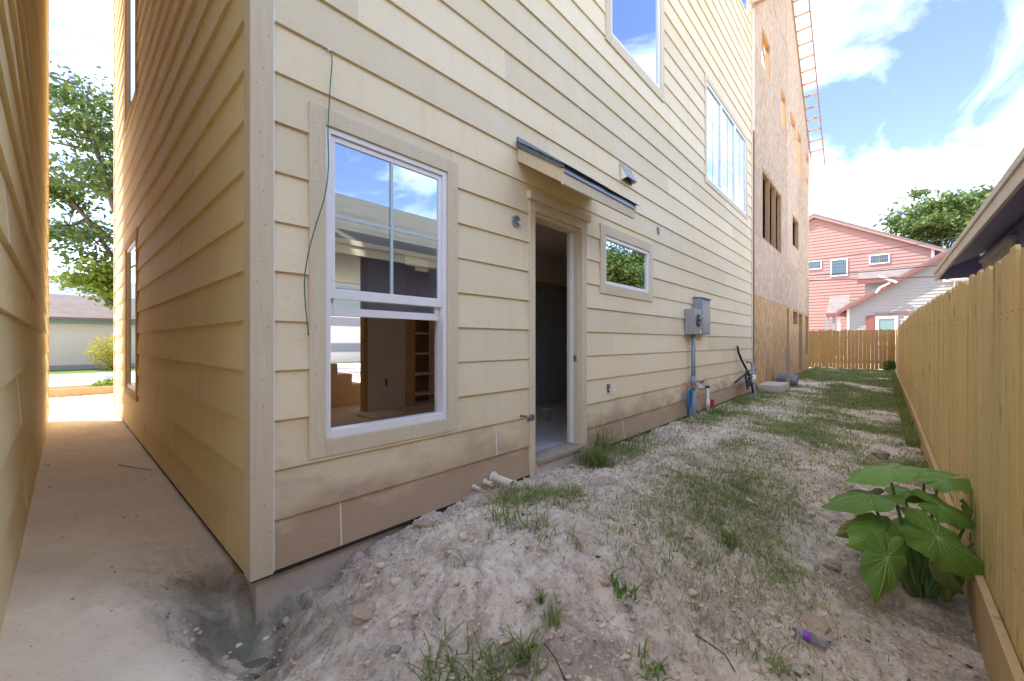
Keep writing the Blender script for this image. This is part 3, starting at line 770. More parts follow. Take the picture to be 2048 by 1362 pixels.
# sheathing panels 2.44 wide x 1.22/2.44 high, cut round the openings
xs = np.arange(OX0, OX1 + .01, 2.44).tolist() + [OX1]; zs = [-.05, 2.46, 4.06, 6.50, 8.94, 11.4, 14]
for i in range(len(xs) - 1):
    for k in range(len(zs) - 1):
        a, b, c, d = xs[i] + .002, xs[i+1] - .002, zs[k] + .002, zs[k+1] - .002
        if c > max(rake(a), rake(b), rake((a + b) / 2)): continue
        cells = [(a, b, c, d)]
        for h in OH:
            new = []
            for (a_, b_, c_, d_) in cells:
                if h[1] <= a_ or h[0] >= b_ or h[3] <= c_ or h[2] >= d_: new.append((a_, b_, c_, d_)); continue
                if h[0] > a_: new.append((a_, h[0], c_, d_))
                if h[1] < b_: new.append((h[1], b_, c_, d_))
                m0, m1 = max(a_, h[0]), min(b_, h[1])
                if h[2] > c_: new.append((m0, m1, c_, h[2]))
                if h[3] < d_: new.append((m0, m1, h[3], d_))
            cells = new
        mb = MB(); yo = random.uniform(-.003, .003)
        for (a_, b_, c_, d_) in cells:
            # clip to the rake
            pts = [(a_, c_), (b_, c_)]
            top = [(b_, min(d_, rake(b_)))]
            for q in sorted({OXC, *[OX0 + (d_ - OEV) / (OPK - OEV) * (OXC - OX0), OX1 - (d_ - OEV) / (OPK - OEV) * (OX1 - OXC)]}, reverse=True):
                if a_ + 1e-4 < q < b_ - 1e-4 and d_ > OEV: top.append((q, min(d_, rake(q))))
            top.append((a_, min(d_, rake(a_))))
            poly = [p for p in pts + top if p[1] >= c_ - 1e-6]
            pp = []
            for p in poly:
                if not pp or (abs(p[0]-pp[-1][0]) + abs(p[1]-pp[-1][1])) > 1e-4: pp.append(p)
            if len(pp) >= 3: mb.prism(pp, PW - .001 + yo, PW + .012 + yo, 'y')
        if mb.v: mb.build('osb_panel', 'osb_fresh' if k == 0 else 'osb', ob)
# framing in the openings
for h in OH:
    x0, x1, z0, z1 = h
    for a in ([x0, x1 - .04] + ([x0 + (x1 - x0) * q for q in (.34, .66)] if (x1 - x0) > 2 else [])):
        MB().box(a, a + .04, PW + .0125, PW + .12, z0 - .04, z1 + .04).build('stud', 'lumber', ob)
    MB().box(x0 + .0405, x1 - .0405, PW + .0125, PW + .12, z0 - .04, z0 - .002).build('sill_plate', 'lumber', ob)
    MB().box(x0 + .0405, x1 - .0405, PW + .0125, PW + .12, z1 - .04, z1 + .1).build('header', 'new_wood', ob)
for x in np.arange(OX0 + .3, OX1, .61):
    if not any(h[0] - .06 < x < h[1] + .06 for h in OH): MB().box(x, x + .04, PW + .0125, PW + .10, 0, rake(x + .02) - .1).build('stud', 'lumber', ob)
MB().box(OX0, OX0 + .012, PW + .013, 9, 0, OEV).build('side_sheathing', 'osb', ob)
MB().box(OX1 - .012, OX1, PW + .013, 9, 0, OEV).build('side_sheathing', 'osb', ob)
MB().box(OX0 + .013, OX1 - .013, 9, 9.02, 0, OEV).build('rear_sheathing', 'osb', ob)
for z in (3.0, 6.9): MB().box(OX0 + .013, OX1 - .013, PW + .121, 8.99, z, z + .28).build('floor_deck', 'lumber', ob)
MB().box(OX0 + .013, OX1 - .013, PW + .121, 8.99, -.1, .05).build('slab', 'concrete', ob)
MB().box(HX1 + .03, HX1 + .16, PW - .03, PW + .06, -.03, 6.6).build('corner_post', 'lumber_brown', ob)
MB().box(HX1 + .03, HX1 + .16, PW - .03, PW + .06, 6.602, 12.5).build('corner_post', 'drywall', ob)
MB().box(HX1 + .1605, OX0 - .001, PW + .013, PW + .03, 0, 10).build('filler_sheathing', 'osb', ob)
# rake overhang framed like a ladder
ov = part_empty('rake_overhang', ob, (OXC, PW, OPK), 'bare ladder framing of the gable overhang')
def rbar(xa, xb, y0, y1, dz0, dz1, name, mat='lumber'):
    za, zb = rake_l(xa), rake_l(xb)
    MB().add([(xa,y0,za+dz0),(xb,y0,zb+dz0),(xb,y1,zb+dz0),(xa,y1,za+dz0),(xa,y0,za+dz1),(xb,y0,zb+dz1),(xb,y1,zb+dz1),(xa,y1,za+dz1)],
             [(0,3,2,1),(4,5,6,7),(0,1,5,4),(1,2,6,5),(2,3,7,6),(3,0,4,7)]).build(name, mat, ov)
sl_ = (OPK - OEV) / (OXC - OX0)
rake_l = lambda x: OPK - sl_ * abs(x - OXC)
for sgn in (-1, 1):
    e = OXC + sgn * (OXC - OX0 + .35)
    a, b = (e, OXC) if sgn < 0 else (OXC, e)
    rbar(a, b, PW - .045, PW - .004, -.02, .12, 'barge_rafter')
    a2, b2 = (e - .45, OXC) if sgn < 0 else (OXC, e + .45)
    rbar(a2, b2, PW - .52, PW - .48, .02, .12, 'fly_rafter')
    for k in range(14):
        x = OXC + sgn * (.15 + k * .41)
        if abs(x - OXC) > OXC - OX0 + .3: continue
        z = rake_l(x); MB().box(x - .02, x + .02, PW - .4795, PW - .0455, z + .04, z + .10).build('lookout', 'lumber', ov)
    for (y0, y1) in ((3.5, 3.54), (5.5, 5.54), (7.5, 7.54)):
        rbar(a, b, y0, y1, -.1, .1, 'rafter')

# ------------------------------------------------------------------ fences
def picket_mesh(name, hgt, w, seed, mat):
    rr = random.Random(seed); th = .016; c = .022
    p = [(-w/2, 0), (w/2, 0), (w/2 + rr.uniform(-.002, .002), hgt - c), (w/2 - c, hgt), (-w/2 + c, hgt), (-w/2 + rr.uniform(-.002, .002), hgt - c)]
    mb = MB(); mb.prism(p, -th/2, th/2, 'y'); me = bpy.data.meshes.new(name); me.from_pydata(mb.v, [], mb.f); me.materials.append(M[mat]); me.update(); return me
PK = [picket_mesh('picket', 1.83 + q, .139 + w, i, 'fence_wood') for i, (q, w) in enumerate([(0, 0), (.004, -.002), (-.005, .001), (.008, 0), (-.003, -.004), (.002, .002)])]
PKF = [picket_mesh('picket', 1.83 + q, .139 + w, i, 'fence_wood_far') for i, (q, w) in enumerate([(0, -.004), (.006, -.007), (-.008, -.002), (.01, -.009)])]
topz = lambda x: float(np.interp(x, [1, 2.5, 4, 7, 10, 14, 20, 25.3], [1.65, 1.65, 1.665, 1.74, 1.80, 1.82, 1.80, 1.775]))
fn = thing('picket_fence', 'long yellow wooden fence of dog eared pickets beside the yard', 'fence', (12, FENCE_Y, 0))
x = -2.4; i = 0
while x < 25.15:
    o = bpy.data.objects.new('picket', PK[i * 7 % 6]); col.objects.link(o)
    o.location = (x, FENCE_Y + random.uniform(-.004, .004), topz(x) - 1.83 + random.uniform(-.016, .012)); o.rotation_euler = (random.uniform(-.006, .006), random.uniform(-.006, .006), random.uniform(-.02, .02))
    attach(o, fn); x += .1425 + random.uniform(-.001, .003); i += 1
for k, xa in enumerate(np.arange(-2.4, 25.2, 2.44)):
    xb = min(xa + 2.438, 25.2); za, zb = topz(xa), topz(xb)
    def sl4(y0, y1, d0, d1, name, mat):
        MB().add([(xa,y0,za-d0),(xb,y0,zb-d0),(xb,y1,zb-d0),(xa,y1,za-d0),(xa,y0,za-d1),(xb,y0,zb-d1),(xb,y1,zb-d1),(xa,y1,za-d1)],
             [(0,1,2,3),(7,6,5,4),(0,4,5,1),(1,5,6,2),(2,6,7,3),(3,7,4,0)]).build(name, mat, fn)
    sl4(FENCE_Y - .055, FENCE_Y - .014, .25, .34, 'rail', 'kick_wood'); sl4(FENCE_Y - .055, FENCE_Y - .014, 1.4, 1.49, 'rail', 'kick_wood')
    sl4(FENCE_Y + .014, FENCE_Y + .050, 1.80, 2.14, 'kickboard', 'kick_wood')
    MB().box(xa + .0, xa + .09, FENCE_Y - .15, FENCE_Y - .06, -.6, za - .1).build('post', 'kick_wood', fn)
mb = MB()
xx = -1.9
while xx < 14:
    for dz in (.28, .31, 1.43, 1.46):
        disc(mb, (xx + random.uniform(-.05, .05), FENCE_Y + .0135, topz(xx) - dz), (0, 1, 0), .0045)
    xx += .0712
o = mb.build('fence_nails', 'nail_dark', fn); o['kind'] = 'stuff'
fb = thing('back_fence', 'brown wooden picket fence closing the far end of the yard', 'fence', (25.25, 2.5, 0))
y = -.36; i = 0
while y < 5.6:
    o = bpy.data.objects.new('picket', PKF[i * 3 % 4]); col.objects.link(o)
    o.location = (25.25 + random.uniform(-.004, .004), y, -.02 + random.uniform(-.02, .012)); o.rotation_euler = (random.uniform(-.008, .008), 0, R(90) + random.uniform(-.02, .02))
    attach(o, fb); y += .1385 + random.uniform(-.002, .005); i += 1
for z in (.25, 1.4): MB().box(25.28, 25.32, -.4, 5.6, z, z + .09).build('rail', 'kick_wood', fb)
for y in (-.36, 2.0, 4.4): MB().box(25.322, 25.41, y, y + .09, -.3, 1.7).build('post', 'kick_wood', fb)

# ------------------------------------------------------------------ purple cottage behind the fence
pu = thing('purple_cottage', 'purple cottage with deep eaves and grey shingles behind the long fence', 'house', (3, -5.5, 0))
PX0, PX1, PY, PYB = -7, 11.96, -1.4, -9.7; EY, EZ = -.85, 2.73; RY = -5.55; RZ = EZ + .5 * (EY - RY)
zroof = lambda y: EZ + .5 * (EY - y) if y > RY else EZ + .5 * (y + (EY - RY) - RY)
PWN = (5.0, 7.0, 1.3, 2.58); PWN2 = (9.15, 11.25, 1.3, 2.58)
wl = MB(); wall_cells(wl, 'x', PY - .12, PY, PX0, PX1, -.3, zroof(PY) - .12, [PWN, PWN2]); pwall = wl.build('wall', 'purple_paint', pu)
lp = MB()
MB().box(PX0, PX0 + .12, PYB, PY - .1202, -.3, EZ).build('wall', 'purple_paint', pu); MB().box(PX0 + .1205, PX1 - .1205, PYB, PYB + .12, -.3, EZ).build('wall', 'purple_paint', pu)
MB().prism([(PY - .1202, -.3), (PYB, -.3), (PYB, zroof(PYB) - .12), (RY, RZ - .12), (PY - .1202, zroof(PY) - .15)], PX1 - .12, PX1, 'x').build('gable_wall', 'purple_paint', pu)
MB().box(PX0 + .13, PX1 - .13, -5.6, -5.5, -.3, 3.2).build('partition', 'drywall_grey', pu)
for r in range(14):
    z = .0 + r * .19
    for (a, b) in ((PX0, PX1),):
        hs_ = [h for h in (PWN, PWN2) if h[2] - .12 < z + .19 and h[3] + .16 > z]
        cuts = [PX0] + [q for h in hs_ for q in (h[0] - .1, h[1] + .1)] + [PX1]
        for a, b in zip(cuts[::2], cuts[1::2]):
            MB().prism([(PY + .0005, z), (PY + .014, z), (PY + .003, z + .19), (PY + .0005, z + .19)], a, b, 'x').build('siding_board', 'purple_paint', pwall)
for h in (PWN, PWN2):
    wn = part_empty('window', pu, (h[0], PY, h[2])); casing(wn, h, .1, 'x', PY, 1, 'white_paint', .04)
    MB().box(h[0] - .14, h[1] + .14, PY + .0005, PY + .085, h[3] + .101, h[3] + .16).build('window_cap', 'white_paint', wn)
    frame_box(wn, 'window_frame', h[0] + .001, h[1] - .001, h[2] + .001, h[3] - .001, .06, PY - .06, PY + .0, 'white_paint')
    pane(wn, h[0] + .05, h[1] - .05, h[2] + .05, h[3] - .05, PY - .03, mat='glass_far')
rx0, rx1 = PX0 - .3, 12.32
MB().prism([(EY + .0, EZ - .08), (RY, RZ - .08), (RY, RZ - .02), (EY + .0, EZ - .02)], rx0, rx1, 'x').build('roof_deck', 'purple_soffit', pu)
MB().prism([(2*RY - EY, EZ - .08), (RY - .001, RZ - .08), (RY - .001, RZ - .02), (2*RY - EY, EZ - .02)], rx0, rx1, 'x').build('roof_deck', 'purple_soffit', pu)
MB().box(rx0, rx1, EY + .0005, EY + .035, EZ - .22, EZ - .015).build('fascia', 'fascia_paint', pu, bevel=.004)
MB().box(rx0, rx1, EY + .0355, EY + .055, EZ - .085, EZ - .012).build('fascia_trim', 'fascia_paint', pu, bevel=.003)
MB().prism([(PY, 2.50), (EY - .001, 2.50), (EY - .001, EZ - .082), (PY, zroof(PY) - .082)], PX1 - .02, PX1 + .02, 'x').build('cornice_return', 'purple_paint', pu)
MB().box(PX1 - .015, PX1 + .06, PY + .001, PY + .06, 1.0, 2.499).build('corner_board', 'purple_soffit', pu)
rs = part_empty('shingle_roof', pu, (3, EY, EZ))
nrow = int(abs(EY - RY) * 1.118 / .14) + 1
for r in range(nrow):
    ya = EY + .05 - r * .125; yb = ya - .145
    if yb < RY: yb = RY
    za, zb = zroof(ya) + .004 if ya < EY else EZ + .5 * (EY - ya) + .004, zroof(yb) - .008
    MB().add([(rx0, ya, za - .014), (rx1, ya, za - .014), (rx1, yb, zb), (rx0, yb, zb), (rx0, ya, za), (rx1, ya, za), (rx1, yb, zb + .012), (rx0, yb, zb + .012)],
             [(0,3,2,1),(4,5,6,7),(0,1,5,4),(1,2,6,5),(2,3,7,6),(3,0,4,7)]).build('shingle_course', 'shingle_grey', rs)
MB().prism([(2*RY - EY - .05, EZ - .01), (RY - .001, RZ + .0), (RY - .001, RZ + .015), (2*RY - EY - .05, EZ + .005)], rx0, rx1, 'x').build('shingle_slope', 'shingle_grey', rs)
MB().tube([(1.55, -2.4, zroof(-2.4) - .02), (1.55, -2.4, zroof(-2.4) + .35)], .04, 10).build('vent_pipe', 'metal_dark', pu)

# ------------------------------------------------------------------ far houses
def lap_mesh(mb, axis, plane, sign, u0f, u1f, z0, z1, e, d=.014):
    z = z0
    while z < z1 - 1e-6:
        zt = min(z + e, z1); a, b = u0f(z), u1f(z); a2, b2 = u0f(zt), u1f(zt)
        if b - a > .02:
            P = lambda u, o, zz: (u, plane + sign * o, zz) if axis == 'x' else (plane + sign * o, u, zz)
            mb.add([P(a, 0, z), P(b, 0, z), P(b, d, z), P(a, d, z), P(a2, .002, zt), P(b2, .002, zt)], [(0, 1, 2, 3), (3, 2, 5, 4), (0, 3, 4), (1, 5, 2)])
        z = zt
pk = thing('pink_house', 'tall pink lap sided house with small gridded windows', 'house', (50, 5, 0))
KX = 50; KY0, KYC, KY1 = -3.2, 5.0, 13.2; KE, KP = 9.2, 13.6
kr = lambda y: KP - (KP - KE) * abs(y - KYC) / (KYC - KY0)
mb = MB(); lap_mesh(mb, 'y', KX, -1, lambda z: max(KY0, KY0 + (z - KE) / (KP - KE) * (KYC - KY0)) if z > KE else KY0, lambda z: (KY1 - (z - KE) / (KP - KE) * (KY1 - KYC)) if z > KE else KY1, -.2, KP - .02, .30, .05)
kw = mb.build('gable_siding', 'pink_siding', pk); kw['kind'] = 'stuff'
MB().prism([(KY0, -.2), (KY1, -.2), (KY1, KE), (KYC, KP), (KY0, KE)], KX + .001, KX + 14, 'x').build('wall', 'pink_siding', pk)
MB().box(KX - .08, KX + .1, KY0 - .08, KY0 + .12, -.2, KE - .05).build('corner_board', 'white_paint', pk)
for sgn in (-1, 1):
    ye = KYC + sgn * (KYC - KY0 + .9); ze = kr(ye)
    MB().prism([(KYC, KP + .05), (ye, ze + .05), (ye, ze + .25), (KYC, KP + .28)], KX - .35, KX + 14.3, 'x').build('roof', 'shingle_brown', pk)
    MB().prism([(KYC, KP - .12), (ye, ze - .12), (ye, ze + .045), (KYC, KP + .045)], KX - .36, KX - .30, 'x').build('bargeboard', 'pink_siding', pk)
def far_window(parent, X, ya, yb, za, zb, nv, nh, fr='white_paint', w=.1, gl='glass_far'):
    wn = part_empty('window', parent, (X, ya, za)); frame_box(wn, 'window_frame', ya, yb, za, zb, w, X - .12, X - .045, fr, 'y')
    pane(wn, ya + w, yb - w, za + w, zb - w, X - .07, 'y', gl)
    MB().box(X - .05, X - .0, ya + w, yb - w, za + w, zb - w).build('pane_backing', 'metal_dark', wn)  # flat dark panel directly behind the pane
    for i in range(nv): 
        c = ya + w + (yb - ya - 2*w) * (i + 1) / (nv + 1); MB().box(X - .095, X - .075, c - .012, c + .012, za + w, zb - w).build('muntin', 'far_grey', wn)
    for i in range(nh):
        c = za + w + (zb - za - 2*w) * (i + 1) / (nh + 1); MB().box(X - .115, X - .096, ya + w, yb - w, c - .012, c + .012).build('muntin', 'far_grey', wn)
def pxwin(parent, X, xa, ya, xb, yb, nv, nh, **k):
    a = onX(xa, ya, X); b = onX(xb, yb, X); far_window(parent, X, min(a.y, b.y), max(a.y, b.y), min(a.z, b.z), max(a.z, b.z), nv, nh, **k)
pxwin(pk, KX, 1661, 520, 1696, 551, 6, 4); pxwin(pk, KX, 1738, 511, 1780, 526, 7, 1); pxwin(pk, KX, 1606, 524, 1644, 538, 7, 1)

wh = thing('white_cottage', 'white lap sided cottage with red trim behind the back fence', 'house', (36, -3, 0))
VX = 36; A = onX(1690, 618, VX); B = onX(1880, 514, VX)
sl2 = (B.z - A.z) / (B.y - A.y); VYL = A.y - .15
vr = lambda y: A.z + (y - A.y) * sl2
VYC = -5.5; VYR = 2 * VYC - VYL
vtop = vr(VYC)
mb = MB(); ev = vr(VYL)
lap_mesh(mb, 'y', VX, -1, lambda z: VYR if z < ev else VYR + (z - ev) / (vtop - ev) * (VYC - VYR), lambda z: VYL if z < ev else VYL - (z - ev) / (vtop - ev) * (VYL - VYC), -.2, vtop - .05, .2, .035)
q = mb.build('gable_siding', 'white_siding', wh); q['kind'] = 'stuff'
MB().prism([(VYR, -.2), (VYL, -.2), (VYL, ev), (VYC, vtop), (VYR, ev)], VX + .001, VX + 10, 'x').build('wall', 'white_siding', wh)
for sgn in (-1, 1):
    ye = VYC + sgn * (VYL - VYC + .55); ze = vtop - abs(ye - VYC) * abs(sl2)
    MB().prism([(VYC, vtop + .04), (ye, ze + .04), (ye, ze + .18), (VYC, vtop + .2)], VX - .45, VX + 10.3, 'x').build('roof', 'shingle_brown', wh)
    MB().prism([(VYC, vtop - .16), (ye, ze - .16), (ye, ze + .036), (VYC, vtop + .036)], VX - .46, VX - .40, 'x').build('bargeboard', 'red_trim', wh)
MB().box(VX - .06, VX + .1, VYL - .1, VYL + .06, -.2, ev - .1).build('corner_board', 'white_paint', wh)
pxwin(wh, VX, 1751, 633, 1796, 690, 0, 1, w=.16, gl='green_glass'); pxwin(wh, VX, 1808, 633, 1850, 690, 0, 1, w=.16)
pxwin(wh, VX, 1885, 543, 1955, 560, 1, 0, w=.12)
a = onX(1732, 632, VX); b = onX(1749, 672, VX); MB().box(VX - .09, VX - .04, b.y, a.y, b.z - .5, a.z).build('shutter', 'red_trim', wh)
a = onX(1750, 629, VX); b = onX(1860, 629, VX); MB().box(VX - .13, VX - .04, b.y, a.y, a.z, a.z + .06).build('window_head', 'red_trim', wh)
a = onX(1900, 546, VX); b = onX(1932, 556, VX); acu = MB().box(VX - .55, VX - .13, b.y, a.y, b.z - .1, a.z).build('air_conditioner', 'white_paint', wh)
for yy in (a.y - .15, b.y + .15): MB().tube([(VX - .5, yy, b.z - .1), (VX - .04, yy, b.z - .75)], .03, 6).build('bracket', 'white_paint', wh)
# rear wing with its own low roof, and porch
def Xp(x, y, X): return onX(x, y, X)
a = Xp(1722, 560, 42); b = Xp(1860, 560, 42); a2 = Xp(1722, 537, 44)
MB().box(42, 47, b.y - 3, Xp(1730, 560, 42).y, -.2, Xp(1730, 562, 42).z).build('rear_wing', 'white_siding', wh)
zw = Xp(1730, 560, 41.5).z
MB().prism([(41.3, zw - .25), (44.5, zw + 1.0), (44.5, zw + 1.12), (41.3, zw + .08)], b.y - 3, a.y + .2, 'y').build('wing_roof', 'shingle_brown', wh)
MB().box(41.24, 41.299, b.y - 3, a.y + .2, zw - .3, zw + .05).build('wing_fascia', 'red_trim', wh)
p0 = Xp(1652, 630, 37.5); p1 = Xp(1702, 630, 36.6)
MB().prism([(36.2, p0.z - .05), (39.5, p0.z + 1.45), (39.5, p0.z + 1.57), (36.2, p0.z + .07)], VYL + .02, p0.y - .1, 'y').build('porch_roof', 'shingle_brown', wh)
MB().box(36.14, 36.199, VYL + .02, p0.y - .1, p0.z - .2, p0.z + .02).build('porch_fascia', 'red_trim', wh)
for (px, mt) in ((1655, 'far_grey'), (1668, 'far_grey'), (1678, 'white_paint')):
    q = Xp(px, 650, 36.4); MB().box(36.3, 36.45, q.y - .08, q.y + .08, -.2, p0.z - .05).build('porch_post', mt, wh)
# two loose downspout lengths on the rake
MB().tube([Xp(1757, 552, 35.4), Xp(1772, 557, 35.4), Xp(1794, 565, 35.4)], .07, 6).build('downspout', 'white_paint', wh)
MB().tube([Xp(1780, 566, 35.4), Xp(1760, 575, 35.4), Xp(1752, 586, 35.4)], .06, 6).build('downspout', 'white_paint', wh)

# low beige building across the street, seen down the alley
bg_ = thing('beige_garage', 'long low beige building with grey roof across the street', 'building', (-2, 32, 0))
MB().box(-18, 9, 29.2, 36, -.3, 2.15).build('wall', 'beige_wall', bg_)
MB().box(-18, 9, 29.15, 29.198, -.3, .12).build('base_course', 'far_grey', bg_)
MB().box(-18.4, 9.4, 28.75, 28.82, 2.12, 2.42).build('fascia', 'green_trim', bg_)
MB().box(-18.4, 9.4, 28.822, 29.198, 2.13, 2.17).build('soffit', 'green_trim', bg_)
MB().prism([(28.65, 2.42), (32.6, 3.78), (36.5, 2.42), (36.5, 2.3), (28.65, 2.3)], -18.5, 9.5, 'x').build('roof', 'shingle_brown', bg_)
dk = thing('dark_roofed_house', 'house with dark slate roof rising behind the beige building', 'house', (-2, 44, 0))
MB().box(-14, 12, 42, 50, -.3, 3.6).build('wall', 'beige_wall', dk); MB().prism([(41.4, 3.5), (46, 6.1), (50.6, 3.5)], -14.5, 12.5, 'x').build('roof', 'far_grey', dk)
wt = thing('white_house', 'white house with grey bands seen through the open window', 'house', (16, 27, 0))
MB().box(11.5, 24, 26.5, 34, -.2, 6.5).build('wall', 'far_white', wt)
for z in (.6, 2.3, 4.2): MB().box(11.5, 24, 26.42, 26.498, z, z + .55).build('band', 'far_grey', wt)
MB().prism([(26, 6.4), (30.2, 8.4), (34.5, 6.4)], 11, 24.5, 'x').build('roof', 'shingle_grey', wt)

# ------------------------------------------------------------------ things on the rear wall
PS = PW - .020
def wpt(x, y, off=0): p = onY(x, y, PW - .02); return p
mt = thing('electric_meter', 'grey electric meter box with round socket on a wall conduit', 'meter', (7.2, PS, 0))
MB().box(6.93, 7.30, PS - .16, PS, 1.36, 1.78).build('meter_box', 'metal_grey', mt, bevel=.006)
d = MB(); d.tube([(7.115, PS - .172, 1.59), (7.115, PS - .1605, 1.59)], .115, 20); d.build('socket_ring', 'metal_dark', mt)
d = MB(); d.tube([(7.115, PS - .1765, 1.59), (7.115, PS - .1725, 1.59)], .095, 20); d.build('socket', 'black_rubber', mt)
for dz in (-.04, .04): MB().box(7.07, 7.16, PS - .19, PS - .177, 1.58 + dz, 1.60 + dz).build('jaw', 'metal_grey', mt)
MB().box(7.20, 7.27, PS - .1635, PS - .1605, 1.38, 1.43).build('sticker', 'white_paint', mt)
MB().tube([(7.13, PS - .075, 1.36), (7.13, PS - .075, .55)], .036, 12).build('conduit', 'pvc_grey', mt, smooth=True)
MB().tube([(7.13, PS - .075, .66), (7.13, PS - .075, .50)], .05, 12).build('coupling', 'pvc_grey', mt, smooth=True)
MB().tube([(7.13, PS - .075, .50), (7.13, PS - .075, -.3)], .045, 12).build('riser', 'pvc_grey', mt, smooth=True)
MB().tube([(7.06, PS - .05, .5), (7.05, PS - .05, -.3)], .028, 10).build('riser', 'pvc_grey', mt, smooth=True)
pb = thing('breaker_panel', 'tall narrow grey electric panel behind the meter box', 'panel', (7.6, PS, 1.36))
MB().box(7.36, 7.85, PS - .13, PS, 1.365, 1.99).build('panel_box', 'pvc_grey', pb, bevel=.006)
MB().box(7.39, 7.82, PS - .142, PS - .1305, 1.39, 1.93).build('panel_door', 'metal_grey', pb, bevel=.004)
MB().box(7.42, 7.47, PS - .146, PS - .1425, 1.66, 1.70).build('latch', 'white_paint', pb)
MB().prism([(PS - .155, 1.985), (PS, 2.0), (PS, 2.02), (PS - .155, 2.0)], 7.35, 7.86, 'x').build('rain_hood', 'metal_dark', pb)
cw = thing('coiled_blue_cable', 'coil of blue cable hung on the meter conduit', 'cable', (7.0, PS, .3))
for k in range(5):
    MB().tube([(6.90 + .075*math.cos(a) + k*.006, PS - .10 + k*.008, .29 + .17*math.sin(a)) for a in np.linspace(0, 2*math.pi, 17)], .006, 6, False).build('loop', 'blue_wire', cw, smooth=True)
gr = thing('orange_ground_clamp', 'orange clamp and lead at the top of the blue coil', 'clamp', (6.95, PS, .5))
MB().tube([(6.83, PS - .03, .56), (6.9, PS - .08, .52), (7.0, PS - .1, .49), (7.08, PS - .1, .5)], .015, 8).build('lead', 'orange_plastic', gr, smooth=True)
MB().box(7.0, 7.2, PS - .13, PS - .116, .47, .51).build('clamp_band', 'metal_grey', gr)

def hose_bib(x, z, label, L_=.1):
    t = thing('hose_bib', label, 'faucet', (x, PS, z))
    MB().tube([(x, PS, z), (x, PS - L_, z)], .011, 10).build('pipe', 'brass', t, smooth=True)
    MB().tube([(x, PS - L_*.55, z), (x, PS - L_*.8, z - .035)], .014, 10).build('spout', 'brass', t, smooth=True)
    MB().tube([(x, PS - L_, z), (x, PS - L_ - .02, z)], .03, 9).build('handle', 'metal_dark', t)
hose_bib(2.80, .565, 'brass hose faucet just beside the open doorway', .12); hose_bib(7.5, .545, 'brass hose faucet right of the grey conduit', .10)
vr_ = thing('pvc_valve_riser', 'white plastic water riser with red valve handle', 'pipe', (7.88, PS, -.1))
MB().tube([(7.62, PS, .42), (7.86, PS - .04, .42)], .018, 8).build('stub', 'pvc_white', vr_, smooth=True)
MB().tube([(7.86, PS - .09, .43), (7.86, PS - .09, -.2)], .022, 10).build('riser', 'pvc_white', vr_, smooth=True)
MB().tube([(7.86, PS, .42), (7.86, PS - .115, .42)], .026, 10).build('elbow', 'black_rubber', vr_, smooth=True)
MB().tube([(7.86, PS - .09, .20), (7.86, PS - .09, .04)], .034, 10).build('valve_body', 'pvc_white', vr_, smooth=True)
MB().tube([(7.90, PS - .09, .12), (8.02, PS - .09, .12)], .014, 8).build('valve_stem', 'red_plastic', vr_)
MB().box(8.0, 8.03, PS - .15, PS - .03, .06, .18).build('valve_handle', 'red_plastic', vr_, bevel=.006)
rp = thing('rusty_wire_pair', 'thin rusty tube bending out of the wall beside the conduit', 'pipe', (7.35, PS, -.1))
MB().tube([(7.28, PS, .12), (7.32, PS - .05, .12)], .03, 10).build('cap', 'pvc_white', rp)
MB().tube([(7.3, PS - .03, .1), (7.38, PS - .07, .03), (7.4, PS - .08, -.08), (7.39, PS - .08, -.25)], .009, 6).build('tube', 'rust', rp, smooth=True)
for (x, z, L_, r_, lb) in ((2.225, .075, .075, .0135, 'shortest cream drain stub low on the siding'), (2.345, .085, .085, .017, 'middle cream drain stub low on the siding'), (2.445, .10, .22, .031, 'thick long cream drain pipe sticking out low on the siding')):
    t = thing('drain_pipe', lb, 'pipe', (x, PS, z))
    mb = MB(); n = 14; V = []; fs = []
    for (yy, rr_) in ((PS + .02, r_), (PS - L_, r_), (PS - L_, r_ * .84), (PS - L_ + .12 if L_ > .13 else PS, r_ * .84)):
        for k in range(n): V.append((x + rr_*math.cos(2*math.pi*k/n), yy, z - (PS - yy) * .06 + rr_*math.sin(2*math.pi*k/n)))
    for i in range(3):
        for k in range(n): fs.append((i*n+k, i*n+(k+1) % n, (i+1)*n+(k+1) % n, (i+1)*n+k))
    fs.append(tuple(range(3*n, 4*n))); mb.add(V, fs); mb.build('pipe', 'pvc_cream', t, smooth=True)
    MB().tube([(x, PS - .001, z), (x, PS - .005, z)], r_ * 1.45, 14).build('sealant_ring', 'caulk', t)
for (x, z, lb) in ((4.40, .68, 'bare outlet hole with white wires low beside the doorway'), (5.87, 2.86, 'small bracket with a white wire stub above the small window')):
    t = thing('wall_outlet_box', lb, 'outlet box', (x, PS, z))
    MB().box(x - .028, x + .03, PS - .006, PS + .012, z - .05, z + .05).build('box', 'metal_dark', t)
    if z < 1:
        for k in range(2): MB().tube([(x, PS, z), (x + .03, PS - .03, z - .04 - k*.02), (x + .07 + k*.03, PS - .03, z - .05), (x + .10 + k*.05, PS - .02, z + .01 - k*.02)], .004, 6).build('wire', 'pvc_white', t, smooth=True)
    else: MB().tube([(x, PS, z + .02), (x + .06, PS - .06, z + .03), (x + .14, PS - .11, z - .01), (x + .17, PS - .13, z - .06)], .006, 6).build('wire', 'pvc_white', t, smooth=True)
lt = thing('porch_light_box', 'round metal light box without its lamp beside the canopy', 'light box', (2.735, PS, 2.31))
mb = MB(); mb.tube([(2.735, PS + .004, 2.315), (2.735, PS - .012, 2.315)], .052, 20); mb.build('rim', 'metal_grey', lt)
MB().tube([(2.735, PS - .0125, 2.315), (2.735, PS - .0135, 2.315)], .043, 18).build('recess', 'metal_dark', lt)
